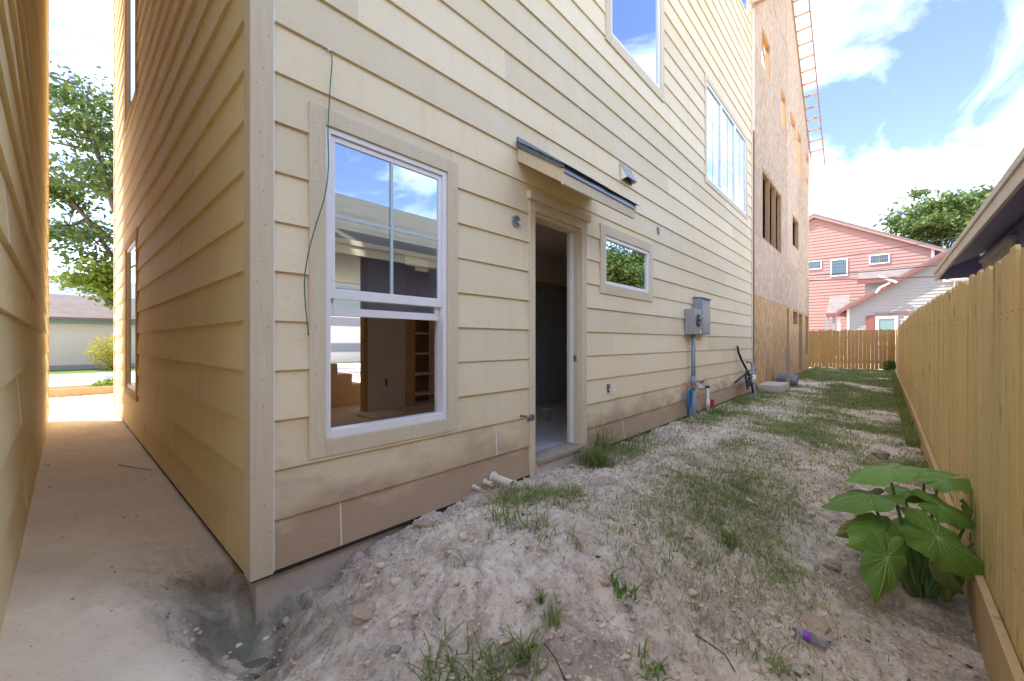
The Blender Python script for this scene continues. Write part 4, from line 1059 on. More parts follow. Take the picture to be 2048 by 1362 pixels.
for k in range(3): MB().tube([(2.735, PS - .01, 2.31), (2.745 + .012*k, PS - .035, 2.30 - .012*k), (2.76, PS - .02, 2.285 + .02*k)], .0035, 5).build('wire', 'pvc_white', lt)
dv_ = thing('dryer_vent', 'small hooded metal vent on the wall above the canopy end', 'vent', (4.8, PS, 3.35))
MB().prism([(PS, 3.47), (PS - .09, 3.29), (PS - .085, 3.285), (PS, 3.455)], 4.715, 4.985, 'x').build('hood_top', 'metal_grey', dv_)
for x in (4.715, 4.975): MB().prism([(PS, 3.455), (PS - .085, 3.29), (PS, 3.27)], x, x + .01, 'x').build('hood_side', 'vinyl', dv_)
MB().box(4.73, 4.97, PS - .012, PS - .002, 3.28, 3.43).build('flap', 'metal_dark', dv_)
MB().box(4.69, 5.01, PS - .0015, PS + .004, 3.25, 3.49).build('flange', 'trim_cream', dv_)
gw = thing('green_cable', 'thin green cable hanging down over the window casing', 'cable', (1.0, PS, 1.3))
gp = []
for (px, py, o) in ((658, 100, .0), (664, 118, .035), (660, 180, .035), (656, 260, .045), (657, 330, .045), (650, 390, .05), (632, 450, .05), (617, 505, .045), (609, 560, .045), (611, 610, .045), (614, 640, .045), (617, 668, .05)):
    gp.append(onY(px, py, PS - o))
sm = []
for i in range(len(gp) - 1):
    p0, p1, p2, p3 = gp[max(i-1, 0)], gp[i], gp[i+1], gp[min(i+2, len(gp)-1)]
    for k in range(5):
        t_ = k / 5; sm.append(.5 * ((2*p1) + (p2 - p0)*t_ + (2*p0 - 5*p1 + 4*p2 - p3)*t_*t_ + (3*p1 - p0 - 3*p2 + p3)*t_**3))
sm.append(gp[-1]); MB().tube(sm, .0034, 6).build('cord', 'green_wire', gw, smooth=True)
MB().tube([gp[-1] + Vector((0, 0, .008)), gp[-1] - Vector((0, 0, .008))], .0048, 6).build('tip', 'green_wire', gw)
MB().tube([gp[0] + Vector((0, .01, 0)), gp[0] - Vector((0, .006, 0))], .007, 8).build('grommet', 'caulk', gw)

cb = thing('cable_bundle', 'tangle of black cables and conduit at the house corner by the strand board', 'cable', (11.2, PS, 0))
B0 = onY(1505, 770, PW - .25)
def cpt(px, py, o): p = onY(px, py, PW - o); return p
MB().tube([cpt(1475, 692, .06), cpt(1477, 705, .08), cpt(1484, 722, .1), cpt(1495, 742, .15), cpt(1502, 765, .2), cpt(1508, 790, .26), cpt(1516, 806, .3)], .024, 8).build('thick_cable', 'black_rubber', cb, smooth=True)
MB().tube([cpt(1470, 765, .06), cpt(1485, 753, .12), cpt(1500, 740, .16)], .018, 7).build('branch_cable', 'black_rubber', cb, smooth=True)
MB().tube([cpt(1494, 724, .1), cpt(1504, 725, .14), cpt(1506, 745, .2), cpt(1508, 790, .26), cpt(1512, 806, .3)], .035, 8).build('conduit', 'pvc_grey', cb, smooth=True)
for k in range(4):
    c = cpt(1494, 752, .18); MB().tube([c + Vector((.16*math.cos(a)*(1 + .2*k), -.06*k*.3, .13*math.sin(a + k*.4) - .05*k)) for a in np.linspace(0, 5.5, 14)], .014, 6).build('loop', 'black_rubber', cb, smooth=True)
MB().tube([cpt(1504, 765, .2), cpt(1504, 750, .2)], .08, 10).build('junction', 'pvc_white', cb, smooth=True)
MB().tube([cpt(1507, 737, .18), cpt(1507, 741, .18)], .05, 8).build('fitting', 'brass', cb)
ap = thing('concrete_block_pad', 'small concrete block and grey pipe stub at the strand board base', 'block', (13, PW - .3, -.05))
q = cpt(1530, 787, .3); MB().box(12.2, 13.4, PW - .55, PW - .03, -.15, .13).build('block', 'concrete', ap, bevel=.02)
MB().box(13.75, 13.95, PW - .5, PW - .42, -.12, 1.1).build('leaning_board', 'board_old', ap)
MB().tube([(14.5, PW - .1, .12), (14.5, PW - .6, .05)], .2, 14).build('pipe_stub', 'metal_dark', ap)

# ------------------------------------------------------------------ stones, clods and litter on the soil
def rock_mesh(r, seed, sub=2, squash=.7):
    bm = bmesh.new(); bmesh.ops.create_icosphere(bm, subdivisions=sub, radius=1)
    rr = random.Random(seed); ph = [rr.uniform(0, 9) for _ in range(6)]
    for v in bm.verts:
        p = v.co; k = 1 + .22 * math.sin(2.3*p.x + ph[0]) * math.cos(2.9*p.y + ph[1]) + .14 * math.sin(5.1*p.z + ph[2] + 3*p.x) + rr.uniform(-.09, .09) * (3.0 if sub == 1 else 1.3)
        v.co = Vector((p.x * k * r * (1 + .3*math.sin(ph[3])), p.y * k * r, p.z * k * r * squash))
    V = [tuple(v.co) for v in bm.verts]; bm.verts.index_update(); Fc = [tuple(v.index for v in f.verts) for f in bm.faces]; bm.free(); return V, Fc
def rock(px, py, r, mat, label, seed, zg=-.05, sq=.7):
    p = onZ(px, py, zg)
    for _ in range(4): p = onZ(px, py, hz(p.x, p.y))
    mb = MB(); V, Fc = rock_mesh(r, seed, 3, sq); mb.add([(a + p.x, b + p.y, c + p.z + r * sq * .45) for a, b, c in V], Fc)
    tag(mb.build('rock', mat, smooth=False), label, 'rock')
rock(845, 1055, .055, 'rock_tan', 'tan clod of clay against the slab below the siding', 1)
rock(1760, 912, .075, 'rock_grey', 'grey stone in the thin grass near the fence', 2, -.2)
rock(1665, 1136, .05, 'rock_tan', 'pale orange stone left of the big leafed plant', 3, -.3)
rock(1625, 1255, .085, 'rock_tan', 'flat broad tan slab of clay above the plastic bottle', 4, -.3, .35)
rock(1205, 1165, .035, 'rock_tan', 'small tan stone on the crest of the soil mound', 5, 0)
rock(787, 1305, .022, 'rock_grey', 'small dark pebble on the pale mound top', 6, 0)
rock(730, 1230, .06, 'rock_tan', 'crumbling clay lump on the toe of the mound', 8, -.1, .5)
rock(560, 1190, .03, 'rock_tan', 'yellowish stone lying at the slab corner', 9, -.2)

variants = [rock_mesh(1, 40 + i, 1, .65) for i in range(7)]
def scatter(n, fx, size, mask, mat, name):
    V = []; Fs = []; base = 0; k = 0; tries = 0
    P = fx(n * 4); keep = rng.random(len(P)) < mask(P[:, 0], P[:, 1]); P = P[keep][:n]
    Z = height(P[:, 0], P[:, 1]); S = size(len(P))
    for (x, y), z, r in zip(P, Z, S):
        v, f = variants[rng.integers(7)]; a = rng.random() * 6.28; ca, sa = math.cos(a), math.sin(a); v = np.array(v)
        e = np.array([rng.uniform(.7, 1.3), rng.uniform(.7, 1.3), rng.uniform(.6, 1.1)]) * r; v = v * e
        V.append(np.stack([v[:, 0]*ca - v[:, 1]*sa + x, v[:, 0]*sa + v[:, 1]*ca + y, v[:, 2] + z + r * .15], -1)); Fs.append(np.array(f) + base); base += len(v)
    V = np.concatenate(V).astype(np.float32); Fs = np.concatenate(Fs).astype(np.int32)
    me = bpy.data.meshes.new(name); me.vertices.add(len(V)); me.vertices.foreach_set('co', V.ravel()); me.loops.add(Fs.size); me.loops.foreach_set('vertex_index', Fs.ravel())
    me.polygons.add(len(Fs)); me.polygons.foreach_set('loop_start', np.arange(0, Fs.size, 3, dtype=np.int32)); me.polygons.foreach_set('loop_total', np.full(len(Fs), 3, np.int32))
    me.update(); me.materials.append(M[mat]); o = bpy.data.objects.new(name, me); col.objects.link(o); return o
t = NT('clod'); v = t.coord(); f1 = t.noise(v, 6, 5, .7); f2 = t.noise(v, 60, 3)
c = t.mix(t.ramp(f1, [(.3, 0), (.7, 1)]), (.46, .36, .26), (.80, .68, .53)); c = t.mix(t.ramp(t.noise(v, 23, 2), [(.6, 0), (.68, .6)]), c, (.62, .44, .25))
c = t.mix(t.ramp(t.noise(v, 17, 2), [(.3, .6), (.38, 0)]), c, (.28, .23, .19)); t.col(c); t.rough(.95, .1); t.bump(f2, .5, .004)
def mound_mask(X, Y): return np.clip((1 - alley_mask(X, Y)) * (.25 + 2.2 * (fbm(X, Y, 2.2, 3, 61) + .18)), 0, 1) * (1 - .5 * grass_mask(X, Y))
yard = lambda x0, x1: (lambda n: np.stack([x0 + (x1 - x0) * rng.random(n) ** 1.3, rng.uniform(FENCE_Y + .07, WALL_Y - .04, n)], -1))
o = scatter(9000, yard(.3, 6.5), lambda n: .0035 + .012 * rng.random(n) ** 3.5, mound_mask, 'clod', 'soil_clods'); tag(o, 'crumbled clods of dry soil over the mound', 'soil', kind='stuff')
o = scatter(420, yard(.45, 6.0), lambda n: .011 + .020 * rng.random(n) ** 2.2, lambda X, Y: mound_mask(X, Y) * .6, 'clod', 'clay_lumps'); tag(o, 'larger clay lumps strewn over the mound', 'soil', kind='stuff')
o = scatter(320, yard(.4, 7), lambda n: .004 + .009 * rng.random(n) ** 2, mound_mask, 'bark', 'dark_litter'); tag(o, 'dark bits of bark and rotted leaf over the soil', 'litter', kind='stuff')
o = scatter(230, lambda n: np.stack([rng.uniform(-.12, .62, n), rng.uniform(1.9, 10, n)], -1), lambda n: .002 + .006 * rng.random(n) ** 2.5, lambda X, Y: .3 + 0 * X, 'rock_grey', 'alley_grit'); tag(o, 'dark grit lying on the sandy alley floor', 'soil', kind='stuff')

# ------------------------------------------------------------------ grass
def blades(P, H, W, lean, mat, name, seg=3, flop=.6):
    n = len(P); Z = height(P[:, 0], P[:, 1]) - .006
    az = rng.random(n) * 2 * math.pi; dx, dy = np.cos(az), np.sin(az); wx, wy = -dy, dx
    L_ = lean * (.3 + rng.random(n)); V = np.zeros((n, 2 * seg + 1, 3)); 
    for k in range(seg):
        q = k / seg; off = L_ * H * q ** 2; up = H * q * (1 - flop * .45 * q * L_ )
        w = W * (1 - .55 * q) * .5
        V[:, 2*k] = np.stack([P[:, 0] + dx*off - wx*w, P[:, 1] + dy*off - wy*w, Z + up], -1); V[:, 2*k+1] = np.stack([P[:, 0] + dx*off + wx*w, P[:, 1] + dy*off + wy*w, Z + up], -1)
    V[:, 2*seg] = np.stack([P[:, 0] + dx*L_*H, P[:, 1] + dy*L_*H, Z + H * (1 - flop * .6 * L_)], -1)
    tri = []
    for k in range(seg - 1): tri += [(2*k, 2*k+1, 2*k+3), (2*k, 2*k+3, 2*k+2)]
    tri += [(2*seg-2, 2*seg-1, 2*seg)]; tri = np.array(tri)
    Fs = (tri[None] + (np.arange(n) * (2*seg+1))[:, None, None]).reshape(-1, 3).astype(np.int32); V = V.reshape(-1, 3).astype(np.float32)
    me = bpy.data.meshes.new(name); me.vertices.add(len(V)); me.vertices.foreach_set('co', V.ravel()); me.loops.add(Fs.size); me.loops.foreach_set('vertex_index', Fs.ravel())
    me.polygons.add(len(Fs)); me.polygons.foreach_set('loop_start', np.arange(0, Fs.size, 3, dtype=np.int32)); me.polygons.foreach_set('loop_total', np.full(len(Fs), 3, np.int32))
    me.polygons.foreach_set('use_smooth', np.ones(len(Fs), bool))
    me.update(); me.materials.append(M[mat]); o = bpy.data.objects.new(name, me); col.objects.link(o); return o
def spots(n, x0, x1, pw, mask, y0=FENCE_Y + .06, y1=WALL_Y - .03, clump=.0, nc=0):
    P = np.stack([x0 + (x1 - x0) * rng.random(n) ** pw, rng.uniform(y0, y1, n)], -1)
    if nc:
        C = np.stack([x0 + (x1 - x0) * rng.random(nc) ** pw, rng.uniform(y0, y1, nc)], -1); P = C[rng.integers(nc, size=n)] + rng.normal(0, clump, (n, 2)); P[:, 1] = np.clip(P[:, 1], y0, y1)
    return P[rng.random(len(P)) < mask(P[:, 0], P[:, 1])]
P = spots(260000, 2.0, 25, 1.7, lambda X, Y: grass_mask(X, Y) ** 1.3, clump=.10, nc=2600)
o = blades(P, .025 + .065 * rng.random(len(P)) ** 1.5, .0025 + .0025 * rng.random(len(P)) + .0006 * P[:, 0], 1.1, 'grass_blade', 'grass'); tag(o, 'thin patchy grass growing over the yard soil', 'grass', kind='stuff')
P = spots(80000, 2.0, 25, 1.5, lambda X, Y: np.clip(grass_mask(X, Y) * 1.1, 0, 1))
o = blades(P, .02 + .04 * rng.random(len(P)), .0022 + .0006 * P[:, 0], 1.8, 'grass_dry', 'dry_grass'); tag(o, 'dry straw coloured grass among the green', 'grass', kind='stuff')
P = spots(9000, 3.9, 12, 1.2, lambda X, Y: gauss(X, Y, 4.6, 2.3, .6, .16) + .25 * (Y > 2.3) * (X > 8))
P = np.concatenate([P, spots(5000, 8, 25, 1, lambda X, Y: .8 + 0 * X, FENCE_Y + .06, FENCE_Y + .2), spots(3500, 12, 25, 1, lambda X, Y: .7 + 0 * X, 2.2, WALL_Y - .03)])
o = blades(P, .08 + .13 * rng.random(len(P)), .006 + .005 * rng.random(len(P)), .75, 'grass_blade', 'long_grass'); tag(o, 'longer green grass along the wall and fence bases', 'grass', kind='stuff')
P = np.stack([rng.uniform(-6, 6, 9000), rng.uniform(25.5, 29.1, 9000)], -1)

def tuft(px, py, n, h, label, mat='grass_blade', spread=.02, lean=.7, w=.007, zg=0, group=None):
    p = onZ(px, py, zg)
    for _ in range(5): p = onZ(px, py, hz(p.x, p.y))
    P = np.array([p.x, p.y]) + rng.normal(0, spread, (n, 2)); P[:, 1] = np.minimum(P[:, 1], WALL_Y - .03)
    o = blades(P, h * (.5 + .6 * rng.random(n)), np.full(n, w), lean, mat, 'weed_tuft', 5, .8)
    tag(o, label, 'weed', group)
    return o
tuft(1203, 905, 80, .42, 'tall weed standing at the right foot of the doorway', spread=.06, lean=.8, w=.011)
tuft(1190, 930, 420, .23, 'bushy low grass clump at the right of the door sill', spread=.09, lean=.8, w=.008)
tuft(1052, 1255, 34, .16, 'drooping long bladed tuft on the near mound face', spread=.02, lean=1.0, w=.009)
tuft(1108, 1245, 20, .13, 'sparse limp tuft beside the drooping long bladed one', spread=.018, lean=1.1, w=.008)
tuft(1083, 1178, 11, .075, 'small bright star shaped sprout alone on pale soil', spread=.006, lean=.8, w=.009, mat='lawn_green')
tuft(1018, 1045, 70, .13, 'grass tuft under the thick drain pipe', spread=.06, lean=.9, w=.007)
tuft(1075, 1062, 40, .14, 'spreading weed on the mound right of the drain pipes', spread=.06, lean=1.3, w=.008)
tuft(1148, 1085, 16, .12, 'thin upright weed on the bare sandy crest', spread=.02, lean=.7, w=.006)
tuft(925, 1128, 14, .08, 'small grass sprig on soil near the slab', spread=.025, lean=1.1, w=.006)
tuft(890, 1345, 60, .12, 'flopping grass clump low on the mound front', spread=.045, lean=1.4, w=.007)
tuft(980, 1350, 80, .10, 'dense green weed patch at the mound foot', spread=.04, lean=1.3, w=.007)
tuft(1250, 1205, 30, .09, 'leafy weed in dark soil on the mound shoulder', spread=.035, lean=1.0, w=.012, mat='lawn_green')
tuft(1465, 1095, 60, .14, 'dark green tuft at the lower edge of the yard grass', spread=.03, lean=.7, w=.007)
tuft(1560, 1345, 60, .09, 'grass tuft just below the plastic bottle', spread=.07, lean=1.2, w=.007)
tuft(1310, 1345, 26, .07, 'small leafy weed at the bottom of the near slope', spread=.03, lean=1.0, w=.010, mat='lawn_green')
tuft(1640, 1215, 22, .08, 'yellowing grass sprig beside the flat clay slab', spread=.04, lean=1.4, w=.008, mat='grass_dry')
tuft(1480, 980, 90, .12, 'grass clump in the middle of the bare slope', spread=.05, lean=.9, w=.006)
tuft(1490, 775, 18, .3, 'tall thin grass by the black cables', spread=.06, lean=.7, w=.01)

# ------------------------------------------------------------------ elephant ear plant
RT = Vector((SN, -CS, 0)); FW = Vector((CS, SN, 0)); UPV = Vector((0, 0, 1))
def heart_leaf(size, attach_pt, tip_dir, normal, cup=.12, seed=0):
    rr = random.Random(seed); nr, na = 9, 48
    T = tip_dir.normalized(); Nn = (normal - T * normal.dot(T)).normalized(); S = Nn.cross(T)
    V = [attach_pt]; ph = rr.uniform(0, 6); UVs = [(0, 0, 0)]
    def outline(a):   # a=0 tip, pi = notch
        u = abs(a) / math.pi
        r = float(np.interp(u, [0, .04, .1, .2, .38, .55, .72, .86, .94, 1], [1.08, .93, .80, .66, .57, .55, .58, .62, .44, .08])); return r
    veins = [0, .32, -.32, .62, -.62, .95, -.95, 1.35, -1.35, 1.85, -1.85, 2.45, -2.45]
    for i in range(1, nr + 1):
        q = i / nr
        for k in range(na):
            a = -math.pi + 2 * math.pi * k / na + 1e-4
            r = outline(a) * q * size * (1 + .02 * math.sin(9*a + ph))
            x, y = math.cos(a) * r, math.sin(a) * r * .84
            z = -cup * size * (q ** 2) * (.55 + .45 * math.cos(a)) + .10 * abs(y) - .32 * y * y / size + .035 * size * math.sin(7 * a + ph) * q * q + .02 * size * math.sin(13 * a + 2 * ph) * q ** 3 - .10 * size * max(0, math.cos(a)) * q ** 3
            V.append(attach_pt + T * x + S * y + Nn * z); 
    faces = []; 
    for k in range(na): faces.append((0, 1 + k, 1 + (k + 1) % na))
    for i in range(nr - 1):
        for k in range(na): faces.append((1 + i*na + k, 1 + (i+1)*na + k, 1 + (i+1)*na + (k+1) % na, 1 + i*na + (k+1) % na))
    mb = MB(); mb.add(V, faces); return mb, veins, T, S, Nn
pbase = onZ(1838, 1185, -.45)
for _ in range(4): pbase = onZ(1838, 1185, hz(pbase.x, pbase.y))
ee = thing('elephant_ear_plant', 'large leafed green plant growing beside the yellow fence', 'plant', tuple(pbase))
PD = pbase.dot(FW)
def P3(px, py, fo): 
    d = PD + fo; return FW * d + RT * ((px - 1024) / F * d) + UPV * (EYE - (py - HY) / F * d)
def leaf(px, py, fo, size, tip, nrm, seed, mat='colocasia_leaf', cup=.12, base=None, par=None, bx=None):
    ap = P3(px, py, fo)
    tp = RT * tip[0] + UPV * tip[1] + FW * tip[2]; nn = RT * nrm[0] + UPV * nrm[1] + FW * nrm[2]
    mb, veins, T, S, Nn = heart_leaf(size, ap, tp, nn, cup, seed)
    o = mb.build('leaf', mat, par or ee, smooth=True)
    me = o.data; at = me.uv_layers.new(name='UVMap')
    # rib ridges: thin raised strips, and the stalk
    vb = MB()
    for a in veins:
        u = abs(a) / math.pi; L_ = .93 * float(np.interp(u, [0, .04, .1, .2, .38, .55, .72, .86, .94, 1], [1.08, .93, .80, .66, .57, .55, .58, .62, .44, .08]))
        pts = []; rads = []
        for i in range(7):
            q = i / 6 * L_ / (L_ / .93); q = i / 6 * .93
            x, y = math.cos(a) * L_ / .93 * q * size, math.sin(a) * L_ / .93 * q * size * .84
            ph = random.Random(seed).uniform(0, 6)
            z = -cup * size * (q ** 2) * (.55 + .45 * math.cos(a)) + .10 * abs(y) - .32 * y * y / size + .035 * size * math.sin(7 * a + ph) * q * q + .02 * size * math.sin(13 * a + 2 * ph) * q ** 3 - .10 * size * max(0, math.cos(a)) * q ** 3
            pts.append(ap + T * x + S * y + Nn * (z + .0005)); rads.append((.0042 if a == 0 else .0026) * (1.1 - q * .85))
        vb.tube(pts, rads, 5)
    vb.build('rib', 'colocasia_rib', o, smooth=True)
    b = pbase + RT * (bx if bx is not None else random.uniform(-.05, .05)) + FW * random.uniform(-.05, .05) - UPV * .02
    mid = b.lerp(ap, .55) + UPV * .10 * (ap - b).length + (b - ap) * .08
    pts = [b * (1-t_)**2 + mid * 2*t_*(1-t_) + ap * t_*t_ for t_ in np.linspace(0, 1, 9)]
    MB().tube(pts, [.017 - .011 * t_ for t_ in np.linspace(0, 1, 9)], 8).build('stalk', 'colocasia_stem', par or ee, smooth=True)
plain('colocasia_rib', (.25, .38, .12), .5)
leaf(1775, 938, .10, .31, (-1, -.06, -.1), (-.14, 1, .02), 1, bx=-.04)
leaf(1848, 940, .30, .30, (-.6, .02, 1), (-.05, 1, .05), 2)
leaf(1878, 962, .10, .27, (1, .14, .1), (-.16, 1, -.06), 3, bx=.03)
leaf(1738, 990, .0, .32, (-1, -.03, -.1), (.0, 1, .0), 4, bx=-.05)
leaf(1812, 982, .24, .24, (.5, .05, 1), (0, 1, .05), 5)
leaf(1880, 1012, -.02, .25, (1, -.32, -.25), (-.05, .8, -.55), 6, bx=.05)
leaf(1768, 1064, -.12, .29, (-1, .0, -.45), (.05, .72, -.66), 7, bx=-.05)
leaf(1872, 1073, -.20, .36, (.80, -.42, -.35), (.0, .72, -.68), 8, bx=.04)
leaf(1774, 1113, -.25, .26, (-.36, -.8, -.3), (.0, .45, -.9), 9, bx=-.06)
leaf(1945, 1025, .05, .17, (.5, -.5, .2), (.6, .6, -.5), 10, bx=.06)
leaf(1962, 1075, -.02, .17, (.1, -.9, .1), (.8, .3, -.5), 11, bx=.07)
leaf(1897, 1143, -.15, .18, (.55, -.7, -.2), (-.3, .4, -.8), 12, 'leaf_old', .3, bx=.06)
leaf(1902, 1160, -.10, .15, (-.1, -1, -.1), (-.5, .2, -.8), 13, 'leaf_old', .4, bx=.07)
leaf(1800, 1050, .12, .26, (-.5, -.1, .6), (-.1, .9, -.3), 31, bx=-.02)
leaf(1830, 1110, .05, .24, (.3, -.6, -.3), (.1, .7, -.6), 32, bx=.0)
leaf(1850, 1000, .2, .26, (.3, .0, .8), (0, .95, -.2), 33, bx=.02)
leaf(1715, 1055, .10, .13, (-.8, -.4, .2), (-.2, .6, -.7), 14, 'leaf_old', .3, bx=-.06)
pb2 = onZ(1835, 1361, -.45)
sp2 = thing('young_elephant_ear', 'single broad green leaf low on the soil at the foot of the slope', 'plant', tuple(pb2 + Vector((0, 0, -.1))))
keep = (pbase.copy(), PD); pbase = pb2 + Vector((.05, -.05, -.12)); PD = pb2.dot(FW)
leaf(1818, 1368, .0, .24, (.9, -.12, -.3), (-.1, .85, -.5), 21, par=sp2); leaf(1806, 1368, .05, .14, (-.8, -.05, .2), (-.1, .85, -.5), 22, par=sp2)
pbase, PD = keep

# bottle, plank, twigs
bp = onZ(1632, 1292, -.35)
for _ in range(4): bp = onZ(1632, 1292, hz(bp.x, bp.y))
bt = thing('plastic_bottle', 'crushed clear plastic bottle with purple label on the soil', 'bottle', tuple(bp))
ax = (RT * .75 - UPV * .18 - FW * .45).normalized(); o0 = bp + UPV * .03 - ax * .09
def along(prof, name, mat):
    mb = MB(); mb.tube([o0 + ax * z * .8 for r, z in prof], [r * .78 for r, z in prof], 14); mb.build(name, mat, bt, smooth=True)
along([(.012, 0), (.014, .015), (.026, .04), (.03, .06)], 'shoulder', 'bottle_plastic'); along([(.0305, .0), (.031, .03), (.029, .05), (.031, .065)], 'label_band', 'label_purple') if False else None
along([(.030, .0605), (.031, .09), (.028, .10), (.031, .12), (.03, .165), (.024, .172)], 'body', 'bottle_plastic')
along([(.0315, .045), (.0322, .06), (.0322, .075), (.0315, .085)], 'label_band', 'label_purple')
along([(.0135, -.016), (.0135, .002)], 'cap', 'label_purple')
q = onZ(1935, 1262, -.45)
q0 = onZ(1868, 1195, hz(*onZ(1868, 1195, -.45)[:2])); q1 = onZ(1948, 1272, hz(*onZ(1948, 1272, -.45)[:2]))
dq = (q1 - q0); dq.z = 0; dn = dq.normalized(); sd_ = Vector((-dn.y, dn.x, 0)) * .022
mb = MB(); za = hz(q0.x, q0.y); zb = hz(q1.x, q1.y)
mb.add([tuple(Vector((p.x, p.y, z)) + s_ * sd_ + Vector((0, 0, h_))) for h_ in (-.02, .022) for p, z, s_ in ((q0, za, -1), (q1, zb, -1), (q1, zb, 1), (q0, za, 1))], [(3,2,1,0),(4,5,6,7),(0,1,5,4),(1,2,6,5),(2,3,7,6),(3,0,4,7)])
tag(mb.build('wood_offcut', 'board_old', bevel=.003), 'weathered wood strip half buried below the big leaves', 'wood')
def twig(pts, label, r=.004):
    P = []
    for (px, py) in pts:
        p = onZ(px, py, 0)
        for _ in range(4): p = onZ(px, py, hz(p.x, p.y))
        P.append(p + UPV * r)
    tag(MB().tube(P, [r * (1 - .5 * i / len(P)) for i in range(len(P))], 6).build('twig', 'bark', smooth=True), label, 'twig')
twig([(237, 930), (262, 935), (285, 938), (303, 941)], 'thin dark twig on the sandy alley floor', .004)
twig([(1130, 1362), (1112, 1320), (1090, 1290), (1072, 1268)], 'bare brown stem lying below the drooping tuft', .0035)
twig([(1000, 1105), (1030, 1085), (1055, 1060)], 'dry straw stalk across the mound below the drain pipes', .002)
twig([(1390, 1270), (1420, 1290), (1450, 1310), (1470, 1345)], 'crooked root on the near slope', .004)
for (px, py, lb) in ((478, 1292, 'white paper scrap beside the puddle'), (532, 1278, 'smaller pale scrap by the slab corner')):
    p = onZ(px, py, hz(*onZ(px, py, -.3)[:2])); p = onZ(px, py, hz(p.x, p.y))
    mb = MB(); mb.add([(p.x - .016, p.y - .006, p.z + .001), (p.x + .012, p.y - .01, p.z + .006), (p.x + .016, p.y + .008, p.z + .002), (p.x - .01, p.y + .01, p.z + .008), (p.x, p.y, p.z + .014)], [(0, 1, 4), (1, 2, 4), (2, 3, 4), (3, 0, 4), (3, 2, 1, 0)])
    tag(mb.build('scrap', 'caulk'), lb, 'scrap')

# street end of the alley: form board, weeds, string lines
tag(MB().box(-1.5, 1.1, 15.2, 15.3, -.2, .06).build('form_board', 'lumber'), 'brown timber form board on sand at the street end', 'board')
tag(MB().box(-1.5, 1.6, 16.6, 16.72, -.2, .02).build('form_board', 'lumber'), 'lighter timber board near the far pavement', 'board')
for k, (a, b, lb) in enumerate((((101, 752), (160, 790), 'upper reddish string line stretched from the left house'), ((101, 782), (150, 812), 'lower reddish string line stretched from the left house'))):
    p, q = onX(a[0], a[1], LEFT_X + .03), onZ(b[0], b[1], -.12); p = onY(a[0], a[1], 10.3)
    tag(MB().tube([p, p.lerp(q, .5) - UPV * .02, q], .009, 5).build('string_line', 'rope'), lb, 'string')
def bush(x, y, z0, rx, rz, n, mat, label, name='bush'):
    t = thing(name, label, 'bush', (x, y, z0))
    C = rng.normal(0, 1, (n, 3)); C /= np.linalg.norm(C, axis=1)[:, None]; C *= (rng.random(n) ** .4)[:, None]
    C[:, 0] *= rx; C[:, 1] *= rx; C[:, 2] = C[:, 2] * rz + rz; C += rng.normal(0, .06 * rx, (n, 3)); C += np.array([x, y, z0])
    leaves_mesh(C, .055, mat, t, 'foliage')
    mb = MB()
    for k in range(9):
        a = 6.28 * k / 9; mb.tube([(x, y, z0 - .1), (x + .3*rx*math.cos(a), y + .3*rx*math.sin(a), z0 + .6*rz), (x + .6*rx*math.cos(a), y + .6*rx*math.sin(a), z0 + 1.5*rz)], [.025, .018, .006], 5)
    mb.build('stems', 'bark', t)
def leaves_mesh(C, size, mat, parent, name, up=.3):
    n = len(C); N = rng.normal(0, 1, (n, 3)); N[:, 2] = np.abs(N[:, 2]) + up; N /= np.linalg.norm(N, axis=1)[:, None]
    A = np.cross(N, rng.normal(0, 1, (n, 3))); A /= np.linalg.norm(A, axis=1)[:, None] + 1e-9; B = np.cross(N, A)
    s = (size * (.6 + .8 * rng.random(n)))[:, None]
    V = np.stack([C - A*s, C - B*s*.5 + N*s*.12, C + A*s, C + B*s*.5 + N*s*.12], 1).reshape(-1, 3).astype(np.float32)
    i = np.arange(n)[:, None] * 4; Fs = np.concatenate([i + [0, 1, 2], i + [0, 2, 3]], 1).reshape(-1, 3).astype(np.int32)
    me = bpy.data.meshes.new(name); me.vertices.add(len(V)); me.vertices.foreach_set('co', V.ravel()); me.loops.add(Fs.size); me.loops.foreach_set('vertex_index', Fs.ravel())
    me.polygons.add(len(Fs)); me.polygons.foreach_set('loop_start', np.arange(0, Fs.size, 3, dtype=np.int32)); me.polygons.foreach_set('loop_total', np.full(len(Fs), 3, np.int32))
    me.update(); me.materials.append(M[mat]); o = bpy.data.objects.new(name, me); col.objects.link(o)
    if parent is not None: attach(o, parent)
    return o
q = onY(212, 700, 27.5); bush(q.x + .25, 27.5, -.1, .95, .85, 2600, 'leaf_yellow', 'rounded yellow bush on the lawn before the beige building')
q = onY(205, 780, 16.0); bush(q.x + .25, 16.0, -.15, .5, .18, 700, 'leaf_lime', 'low green weeds heaped beside the form board', 'weed_heap')
P = np.stack([rng.uniform(-4, 4, 5000), rng.uniform(25.5, 29, 5000)], -1)

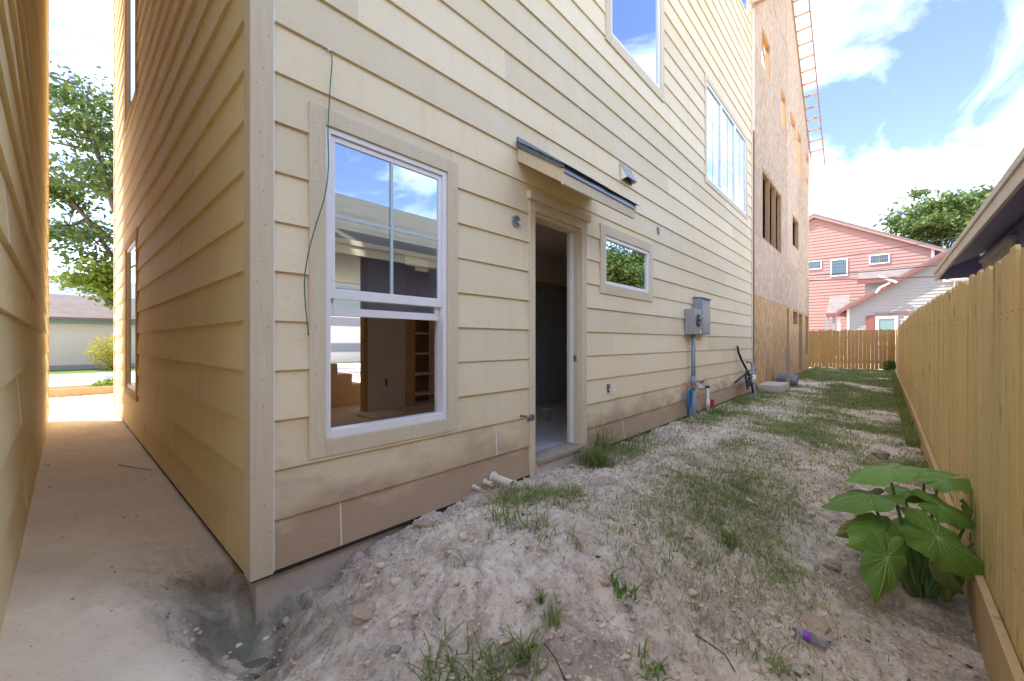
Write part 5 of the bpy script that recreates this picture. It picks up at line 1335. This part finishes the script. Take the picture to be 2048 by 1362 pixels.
# ------------------------------------------------------------------ trees
def tree(name, label, base, H, crown_r, mat, seed, nlimb=9, n_cl=60, per=150, leaf=.13, trunk_r=.3, crown_z=.55, squash=.75, cl_r=.75, fork=.3):
    rr = random.Random(seed); g = np.random.default_rng(seed); t = thing(name, label, 'tree', base); base = Vector(base)
    mb = MB(); tips = []
    top = base + Vector((rr.uniform(-.4, .4), rr.uniform(-.4, .4), H * .72))
    tr = [base - UPV * .2, base + UPV * H * .12, base.lerp(top, .45) + Vector((rr.uniform(-.3, .3), rr.uniform(-.3, .3), 0)), top]
    mb.tube(tr, [trunk_r * 1.25, trunk_r, trunk_r * .65, trunk_r * .2], 9)
    cc = base + UPV * H * (1 - squash * crown_r / H); cc = base + UPV * (H - crown_r * squash)
    for k in range(nlimb):
        s = rr.uniform(fork, .95); st = base.lerp(top, s); a = 6.283 * k / nlimb + rr.uniform(-.4, .4); el = rr.uniform(-.1, .9)
        L_ = crown_r * rr.uniform(.7, 1.0); d = Vector((math.cos(a) * math.cos(el), math.sin(a) * math.cos(el), math.sin(el) * squash))
        e = cc + Vector((d.x * L_, d.y * L_, d.z * L_)); m = st.lerp(e, .5) + UPV * rr.uniform(-.2, .7) + Vector((rr.uniform(-.5, .5), rr.uniform(-.5, .5), 0))
        r0 = trunk_r * (.55 - .35 * s); pts = [st, st.lerp(m, .5), m, m.lerp(e, .5) + Vector((0, 0, rr.uniform(-.2, .3))), e]
        mb.tube(pts, [r0, r0 * .8, r0 * .55, r0 * .35, .02], 6)
        for j in range(max(3, n_cl // nlimb)):
            q = rr.uniform(.3, 1.0); b0 = pts[2].lerp(pts[4], (q - .3) / .7)
            off = Vector((rr.gauss(0, 1), rr.gauss(0, 1), rr.gauss(0, .6))) * crown_r * .22; c = b0 + off
            mb.tube([b0, b0.lerp(c, .6) + UPV * .1, c], [r0 * .3 + .01, .02, .008], 4, False); tips.append(c)
    mb.build('trunk', 'bark', t, smooth=True)
    Cs = []
    for c in tips:
        n = int(per * rr.uniform(.5, 1.4)); r = cl_r * rr.uniform(.6, 1.3)
        p = g.normal(0, 1, (n, 3)) * np.array([r * .55, r * .55, r * .3]); Cs.append(p + np.array(c))
    leaves_mesh(np.concatenate(Cs), leaf, mat, t, 'crown')
    return t
tree('oak_tree', 'tall spreading oak beyond the alley with open sunlit crown', (2.9, 23.5, -.1), 13.2, 4.6, 'leaf_oak', 5, 13, 120, 170, .12, .38, squash=1.05, cl_r=.8, fork=.2)
tree('lime_green_tree', 'smaller bright lime green tree in front of the street end roofs', (2.1, 24.3, -.1), 4.9, 1.9, 'leaf_lime', 9, 9, 60, 130, .10, .12, squash=.5, cl_r=.55)
tree('far_tree', 'large leafy tree rising behind the pink house', (64, -4.4, 0), 18.3, 4.6, 'leaf_far', 14, 13, 120, 110, .24, .4, squash=.85, cl_r=1.15)
tree('far_tree', 'leafy tree rising directly behind the purple cottage eave', (60, -9.5, 0), 16.8, 4.4, 'leaf_far', 17, 12, 90, 110, .24, .4, squash=.8, cl_r=1.15)
tree('reflected_tree', 'dense tree mirrored in the small rear window', (27.5, -9.0, -.2), 9.2, 3.4, 'leaf_oak', 23, 12, 130, 170, .13, .25, squash=1.0, cl_r=.9)
q = onX(1640, 650, 33); bush(33, q.y, -.2, 1.3, 1.0, 3000, 'leaf_lime', 'light green shrub beside the white cottage porch'); 
bush(25.0, -.25, -.1, .25, .25, 500, 'leaf_far', 'small dark shrub in the corner of the two fences')

# overhead wires
def wire(a, b, X1, X2, sag, label, r=.02):
    p, q = onX(a[0], a[1], X1), onX(b[0], b[1], X2); d = q - p; p = p - d * .8; q = q + d * .6
    tag(MB().tube([p.lerp(q, i / 16) - UPV * sag * 4 * (i / 16) * (1 - i / 16) for i in range(17)], r, 5).build('overhead_wire', 'wire_black'), label, 'wire')
wire((1618, 514), (1850, 478), 34, 34, .3, 'highest black overhead wire crossing the pink house')
wire((1618, 546), (1850, 528), 34, 34, .2, 'middle black overhead wire before the cottage roof', .03)
wire((1618, 556), (1930, 545), 34, 34, .2, 'lowest black overhead wire before the cottage gable', .03)
def wire2(a, b, Y, label, r=.012):
    p, q = onY(a[0], a[1], Y), onY(b[0], b[1], Y); d = q - p; p = p - d * 5; q = q + d * 5
    tag(MB().tube([p.lerp(q, i / 10) for i in range(11)], r, 5).build('overhead_wire', 'wire_black'), label, 'wire')
wire2((101, 425), (226, 440), 19.5, 'upper thin wire crossing the oak at the street end'); wire2((101, 460), (226, 478), 19.5, 'lower thin wire crossing the oak at the street end')
